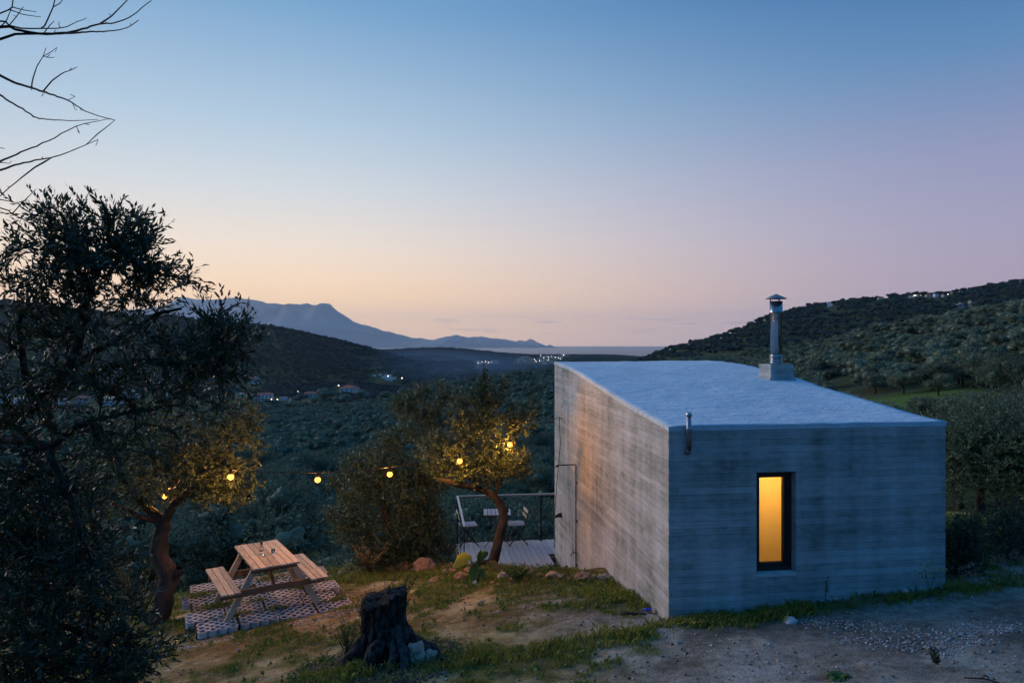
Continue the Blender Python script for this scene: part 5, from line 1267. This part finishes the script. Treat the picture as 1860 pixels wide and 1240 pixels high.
gj = np.vstack(gj); pts = np.column_stack([S0[0]+SX[0]*gj[:,0]+SYv[0]*gj[:,1], S0[1]+SX[1]*gj[:,0]+SYv[1]*gj[:,1], np.full(len(gj), SZ-.03)]); V, Q = blades(pts, RNG.uniform(.04, .09, len(pts)), .006*RNG.uniform(.7, 1.4, len(pts)), .8); o = link('grass', np_mesh('grass', V, Q, M['grass'])); o['kind'] = 'stuff'
# slope scrub under the rim (coarse bushes on the bank)
x = RNG.uniform(-9, 3, 5000); y = RNG.uniform(12, 19, 5000); d_ = edge_d(x, y); u, v = to_uv(x, y); k = (d_ > .5) & (d_ < 6) & ~((u > DU0-.5) & (v > 3.8)) & (fbm(x*.8, y*.8, 3, 111) > .40); x, y = x[k], y[k]
pp = np.stack([x, y, ground_z(x, y)+.12], 1); V, Q = leaves(pp, np.tile([0, 0, 1.], (len(pp), 1)), 26, .45, .10, .035, up=.5, spread=1.1); o = link('undergrowth', np_mesh('undergrowth', V, Q, M['olive_far'])); o['kind'] = 'stuff'

# ================================================================== SINGLE PLANTS
def stem_bush(name, label, base, n, h, spread, mats, leafn=4, ll=.05, lw=.02, stemr=.005, cat='plant', leafp=.5, seed=0):
    global RNG
    RNG = np.random.default_rng(900+seed); sk = Skel(); base = np.array(base, float); sk.limb([base-np.array([0,0,.05]), base+np.array([0,0,.05])], stemr*1.6, stemr, None, .05, 0)
    for k in range(n):
        a = RNG.uniform(0, 6.28); q = RNG.uniform(.3, 1)*spread; hh = h*RNG.uniform(.55, 1)
        sk.limb([base+np.array([0,0,.05]), base+np.array([math.cos(a)*q*.45, math.sin(a)*q*.45, hh*.55]), base+np.array([math.cos(a)*q, math.sin(a)*q, hh])], stemr, stemr*.35, 1, .05, .006)
    Pn = np.array(sk.p); V, Q = sk.mesh(stemr*.3, thin=4); root = empty(name, tuple(base)); tag(root, label, cat)
    link('stem', np_mesh('stem', V-base, Q, mats[1], True), root)
    ii = np.array([i for i in range(4, len(Pn)) if Pn[i, 2] > base[2]+h*(1-leafp)]); V, Q = leaves(Pn[ii], norm(Pn[ii]-base+1e-3), leafn, ll*1.5, ll, lw); f_ = link('foliage', np_mesh('foliage', V-base, Q, mats[0]), root); f_['kind'] = 'stuff'; return root
def gp3(px, py): q = G(px, py); return q
stem_bush('shrub', 'spindly shrub with yellowing leaves on the rim left of the dark olive', P(672, 1044, 12.6)*1, 16, .62, .36, (M['dry'], M['bark']), 3, .055, .03, .010, 'shrub', .7, 1)
def low_mass(base, rad, h, n, label, mat, seed):
    global RNG
    RNG = np.random.default_rng(seed); sk = Skel(); base = np.array(base, float); sk.limb([base-np.array([0,0,.1]), base+np.array([0,0,h*.25])], .02, .015)
    build_tree('shrub', label, 'shrub', sk, [(base+np.array([0,0,h*.35]), (rad, rad, h*.5), n), (base+np.array([rad*.4,0,h*.5]), (rad*.5, rad*.5, h*.4), n//3)], dict(n=9, twig=.16, ll=.045, lw=.018, up=.3), mat, base=base, rt=.0015, step=.12)
low_mass((5.75, 8.85, gz(5.75, 8.85)), .36, .85, 260, 'dark reddish twiggy shrub hugging the right corner of the cabin', M['dark_leaf'], 61)
low_mass((6.9, 9.5, gz(6.9, 9.5)), .75, .75, 380, 'low dark shrub spreading right of the reddish one', M['dark_leaf'], 62)
low_mass((8.1, 10.6, gz(8.1, 10.6)), .8, .7, 300, 'dark shrub at the right frame edge behind the bare track', M['dark_leaf'], 63)
stem_bush('green_tuft', 'bushy green tuft on the rim before the deck boards', gp3(940, 1056), 40, .24, .24, (M['green_leaf'], M['bark']), 5, .05, .018, .004, 'plant', 1, 3)
stem_bush('weed', 'single tall weed stalk standing before the window wall', gp3(1499, 1092), 4, .26, .03, (M['green_leaf'], M['green_leaf']), 2, .05, .02, .004, 'weed', .9, 4)
stem_bush('weed', 'dark upright tuft on the gravel near the lower right', gp3(1698, 1212), 12, .13, .04, (M['dark_leaf'], M['bark']), 5, .04, .02, .003, 'weed', 1, 5)
stem_bush('bush', 'thin suckers sprouting by the roots left of the stump', (sc_[0]-.42, sc_[1]+.1, gz(sc_[0]-.42, sc_[1]+.1)), 30, .5, .22, (M['dark_leaf'], M['bark']), 3, .03, .010, .003, 'bush', .9, 6)
yf = stem_bush('flowering_weed', 'leggy weed with small yellow flowers at the foot of the end wall', gp3(1690, 1082), 9, .34, .14, (M['green_leaf'], M['green_leaf']), 1, .04, .015, .003, 'weed', .5, 7)
q0 = np.array(yf.location); rr2 = np.random.default_rng(5); pp = np.column_stack([rr2.normal(0, .09, 26), rr2.normal(0, .05, 26), rr2.uniform(.22, .38, 26)]); V, Q = leaves(pp, np.tile([0,0,1.], (26,1)), 5, .015, .022, .018, spread=1.5); f_ = link('flowers', np_mesh('flowers', V, Q, M['yellow_leaf']), yf); f_['kind'] = 'stuff'
# tall leafy stalk behind the picnic table
def long_leaf_plant(name, label, base, h, n, L, w, mat, lean=.9, cat='plant', stem=True, z0=.25, seed=3):
    r3 = random.Random(seed); root = empty(name, tuple(base)); tag(root, label, cat)
    if stem: mb = MB(); mb.tube([(0,0,-.05),(.01,0,h*.5),(0,0,h)], [.012,.010,.004], 6); mb.build('stem', M['green_leaf'], root)
    for k in range(n):
        a = k*2.4+r3.uniform(-.3,.3); z_ = h*(z0+(1-z0)*k/max(1, n-1)) if stem else 0; l = L*r3.uniform(.7,1.1); vs = []; fs = []; m_ = 7
        for i in range(m_+1):
            f = i/m_; x = l*f*.9; zz = z_+l*lean*(f*.9-f*f*1.1); wd = w*math.sin(math.pi*min(1, f*.92+.08))**.7
            for s in (-1, 0, 1): vs.append((x*math.cos(a)-s*wd*.5*math.sin(a), x*math.sin(a)+s*wd*.5*math.cos(a), zz+abs(s)*wd*.18))
        for i in range(m_):
            for s in range(2): b_ = i*3+s; fs.append((b_, b_+1, b_+4, b_+3))
        mb = MB(); mb.add(vs, fs); mb.build('leaf', mat, root, True)
    return root
b_ = P(449, 1010, 13.9); long_leaf_plant('leafy_weed', 'tall weed with drooping long leaves behind the picnic table', (b_[0], b_[1], gz(b_[0], b_[1])), -gz(b_[0], b_[1])-(945-PY0)/F*13.9, 26, .20, .045, M['green_leaf'], .5, z0=.35)
long_leaf_plant('dock_plant', 'rosette of broad dark leaves low on the bare track', gp3(1525, 1232), .1, 10, .15, .05, M['green_leaf'], 1.1, stem=False, seed=8)
b_ = gp3(868, 1058); bp_ = empty('broad_leaf_plant', tuple(b_)); tag(bp_, 'young plant with big yellow and green paddle leaves before the leaning trunk', 'plant')
mb = MB(); mb.tube([(0,0,-.05),(-.01,0,.18),(.0,0,.34)], [.030,.024,.012], 8); mb.tube([(0,0,.1),(.10,-.02,.22),(.2,-.03,.36)], [.012,.009,.005], 6); mb.tube([(0,0,.22),(-.12,-.02,.37),(-.2,-.02,.42)], [.010,.008,.005], 6); mb.build('stem', M['green_leaf'], bp_, True)
for (a0_, a1_, w, mat) in (((-.10,-.02,.44), (-.36,-.06,.36), .19, 'yellow_leaf'), ((-.16,.02,.36), (-.40,.05,.26), .13, 'yellow_leaf'), ((-.02,0,.30), (-.08,-.04,.06), .17, 'green_leaf'), ((.02,0,.36), (.16,.02,.50), .12, 'green_leaf'), ((.2,-.03,.36), (.34,-.05,.24), .11, 'dry'), ((0,0,.3),(.05,-.05,.55),.07,'green_leaf'), ((.01,0,.25),(.13,-.08,.08),.12,'green_leaf')):
    a0_ = Vector(a0_); a1_ = Vector(a1_); d = a1_-a0_; sd_ = d.cross(Vector((0.2, 1, .3))).normalized(); vs = []; fs = []
    for i in range(9):
        f = i/8; wd = w*math.sin(math.pi*min(1, f*.9+.06))**.6*.5*(1+.12*math.sin(i*2.3)); c_ = a0_+d*f+Vector((0,0,.05*math.sin(f*3.1)))
        for s in (-1, -.5, 0, .5, 1): vs.append(c_+sd_*(s*wd)+Vector((0, -.03*abs(s), -.02*abs(s)+.01*math.sin(i*2+s*4))))
    for i in range(8):
        for s in range(4): b2_ = i*5+s; fs.append((b2_, b2_+1, b2_+6, b2_+5))
    mb = MB(); mb.add(vs, fs); mb.build('leaf', M[mat], bp_, True)
# blue plastic scrap and a fallen branch by the wall
q = gp3(1180, 1112); mb = MB()
for k in range(6):
    a = k*.9; mb.tube([(-.10+.01*k, .02*math.sin(a), .01+.01*k), (-.03, .03*math.cos(a), .035+.012*math.sin(a)), (.04, .02*math.sin(a*2), .04), (.11, -.02+.01*k, .02+.006*k)], .008, 6)
o = mb.build('plastic_tangle', M['blue'], None, True); o.location = tuple(q); tag(o, 'crumpled tangle of blue plastic strip against the foot of the long wall', 'plastic scrap')
q = gp3(1150, 1118); mb = MB(); mb.tube([(-.16,.02,.02),(-.05,0,.035),(.06,-.01,.03),(.15,.02,.02)], [.016,.018,.015,.01], 7); o = mb.build('fallen_branch', M['bark'], None, True); o.location = tuple(q); tag(o, 'short dark stick lying on the ground left of the blue plastic', 'branch')
q = gp3(1800, 1236); mb = MB(); mb.tube([(-.20,.03,.012),(-.05,0,.02),(.02,-.06,.016),(.05,-.2,.012)], [.006,.007,.006,.003], 6); o = mb.build('fallen_branch', M['twig'], None, True); o.location = tuple(q); tag(o, 'thin bent twig lying at the lower right corner', 'branch')

for i, (px, py, w, h) in enumerate([(1742,560,11,9),(1764,556,15,8),(1728,568,8,5),(1452,553,14,5)]):
    q = VG(px, py, 430); s = q[1]/F; rock((q[0], q[1], q[2]-2), (w*s, w*s*.6, h*s), M['rock'], ['narrow pale outcrop left of the widest one high on the right hill','widest rocky outcrop breaking the trees high on the right hill','smallest outcrop downhill of the other rocks on the right hill'][i] if i < 3 else 'bare earthen ledge at the end of the right hill crest', 'rocky outcrops on the right hill' if i < 3 else None, seed=70+i, name='rock_outcrop')
# ================================================================== VILLAGE, TOWN, LAMPS
def far_house(px, py, wpx, hpx, wall, roof, label, group=None, rz=None, detail=1, d0=430, hip=True, name='house'):
    q = VG(px, py, d0) if d0 != 700 else crest(px); s = q[1]/F; w = wpx*s; h = hpx*s*(1.35 if d0 == 700 else 1); d = w*.7; rt_ = empty(name, tuple(q), rz if rz is not None else random.uniform(-.5, .5)); tag(rt_, label, 'house', group)
    mb = MB(); mb.box((-w/2, -d/2, -3), (w/2, d/2, h)); mb.build('wall', M[wall], rt_)
    mb = MB(); ov = w*.05; rh = w*.17
    if hip: mb.add([(-w/2-ov,-d/2-ov,h),(w/2+ov,-d/2-ov,h),(w/2+ov,d/2+ov,h),(-w/2-ov,d/2+ov,h),(-w*.18,0,h+rh),(w*.18,0,h+rh)], [(0,1,5,4),(1,2,5),(2,3,4,5),(3,0,4),(3,2,1,0)])
    else: mb.box((-w/2-.15, -d/2-.15, h+.002), (w/2+.15, d/2+.15, h+.35))
    mb.build('roof', M[roof], rt_)
    if detail:
        n = 3 if detail == 1 else 4
        for fl in range(2 if hpx > 9 else 1):
            for k in range(n):
                x0 = -w/2+w*(k+.5)/n; z0 = h*(.12+.48*fl) if hpx > 9 else h*.3; hh = h*.26 if hpx > 9 else h*.42
                mb = MB(); mb.box((x0-w*.045, -d/2-.12, z0), (x0+w*.045, -d/2+.05, z0+hh)); mb.build('window', M['shutter'], rt_)
        if detail == 2:
            mb = MB(); mb.box((-w*.5, -d/2-w*.13, h*.5), (w*.5, -d/2-.15, h*.5+.3)); mb.build('balcony', M['white'], rt_)
    return rt_
for (px, py, w, h, wl, rf, lb, dt_, rz_, hp) in BIG: far_house(px, py, w, h, wl, rf, lb, detail=dt_, rz=rz_, hip=hp)
for i, (px, py, w, h, wl, rf) in enumerate(SHED):
    far_house(px, py, w, h, wl, rf, 'pale village house glimpsed through the leaves of the near olive' if i > 1 else ('low white outbuilding right of the red-roofed two-storey house' if i == 0 else 'low cream outbuilding at the village street lamps'), 'village houses behind the near olive' if i > 1 else None, detail=1, hip=(rf == 'tile'))
for i, (px, py, w, h) in enumerate(HAM):
    far_house(px, py, w, h, 'white', 'greyroof', 'small white house of the hamlet at the foot of the dark hill', 'hamlet at the foot of the left hill', detail=0, hip=False)
r4 = random.Random(13)
for px, py in tpos:
    far_house(px, py, r4.uniform(2.8, 5.5), r4.uniform(1.6, 3.0), r4.choice(['white','white','cream','white','pink']), r4.choice(['greyroof','greyroof','tile']), 'tiny pale house of the town spread before the bay', 'houses of the coastal town', detail=0, hip=r4.random() < .3, d0=1900)
for i, (px, py, w, h) in enumerate(CREST):
    far_house(px, py+2, w, h, 'white' if i % 3 == 0 else 'cream', 'tile' if i in (2, 5) else 'greyroof', 'small pale house on the crest of the right hill' if i > 1 else ('white chapel-like house standing left on the right hill crest' if i == 0 else 'low annex beside the white crest house'), 'houses on the right hill crest' if i > 1 else None, detail=0, hip=i in (2, 5), d0=700)
lp_me = {}
def lamp(px, py, label, group, hpx=5, d0=430, big=.62):
    q = VG(px, py+hpx, d0) if d0 != 700 else crest(px); s = q[1]/F; h = hpx*s*(1.6 if d0 == 700 else 1); rt_ = empty('street_lamp', tuple(q)); tag(rt_, label, 'street lamp', group)
    mb = MB(); mb.tube([(0,0,-1),(0,0,h)], .09, 6); mb.build('pole', M['metal'], rt_)
    bm = bmesh.new(); bmesh.ops.create_icosphere(bm, subdivisions=1, radius=max(.28, big*s)); me = bpy.data.meshes.new('lantern'); bm.to_mesh(me); bm.free(); me.materials.append(M['lampglow']); o = link('lantern', me, rt_); o.location = (0, 0, h)
for px, py in [(530,713),(534,713.5),(541,711),(553,701),(615,700),(624,717),(493,725),(504,725),(473,717),(57,713),(705,683),(730,687),(270,705),(300,725),(395,722),(566,713)]:
    lamp(px, py, 'small bright lamp glowing among the village houses', 'village lamps')
for k in range(26):
    px, py = tpos[k*2 % len(tpos)] if k < 20 else (r4.uniform(1010, 1060), r4.uniform(643, 647)); lamp(px+r4.uniform(-2,2), py-2, 'pinpoint lamp glowing in the far coastal town', 'lamps of the coastal town', 2.2, 1900, .30)
for px, py in [(1656,525),(1663,527),(1672,526),(1661,530),(1813,510),(1581,535),(1722,524)]: lamp(px, py, 'pinpoint lamp on the crest of the right hill', 'lamps on the right hill crest', 2.5, 700, .34)
# big dark trees in the village and cypresses on the crests
for i, (px, py, w) in enumerate([(545,733,40),(590,735,62),(655,732,50),(700,735,46),(520,745,30),(620,740,50),(735,728,40),(1540-45,545,5),(1489,544,5),(1517,545,7),(1650,531,10)]):
    q = VG(px, py, 430) if i < 7 else crest(px); s = q[1]/F*w/4.6*(.8 if i < 7 else 1.3); o = empty('broadleaf_tree', tuple(q), i*1.1); o.scale = (s, s, s*(.85 if i < 7 else 1.2))
    tag(o, 'broad dark tree standing among the village houses' if i < 7 else 'dark tree on the right hill crest beside the houses', 'tree', 'dark trees in the village' if i < 7 else 'trees on the right hill crest'); link('trunk', PM_[i % 4][0], o); c_ = link('foliage', PM_[i % 4][1], o); c_['kind'] = 'stuff'
cyp = MB(); cyp.lathe([(.05,-.3),(.9,.5),(1.1,2.5),(.8,5.5),(.3,8.2),(.02,9.4)], 9); cym = cyp.build('cypress_crown', M['dark_leaf'], mesh_only=True)
for k in range(22):
    px = r4.uniform(920, 1090); py = r4.uniform(645, 652); q = VG(px, py, 1900); o = link('cypress_tree', cym); o.location = tuple(q); s = r4.uniform(1.0, 2.2); o.scale = (s*1.3, s*1.3, s); tag(o, 'tiny dark cypress among the roofs of the coastal town', 'tree', 'cypresses of the coastal town')
# smoke lying in the valley
m = bpy.data.materials.new('valley_smoke'); m.use_nodes = True; t = m.node_tree; t.nodes.clear(); o_ = N(t, 'ShaderNodeOutputMaterial'); pv = N(t, 'ShaderNodeVolumePrincipled')
pv.inputs['Color'].default_value = (.42,.68,1,1); pv.inputs['Density'].default_value = .0008; t.links.new(pv.outputs[0], o_.inputs['Volume'])
bm = bmesh.new()
for (px, py, D, a, b, c) in [(790,672,1150,170,70,34),(850,676,1050,120,60,26),(720,664,1280,180,80,36),(910,672,1200,150,60,24),(670,682,1050,110,50,22),(780,680,1000,70,50,20),(820,664,1400,200,80,34),(745,676,1100,60,60,26)]:
    q = P(px, py, D); bmesh.ops.create_icosphere(bm, subdivisions=4, radius=1, matrix=Matrix.Translation(q) @ Matrix.Diagonal((a, b, c, 1)))
me = bpy.data.meshes.new('smoke'); bm.to_mesh(me); bm.free(); me.materials.append(m); o = link('smoke', me); o['kind'] = 'stuff'
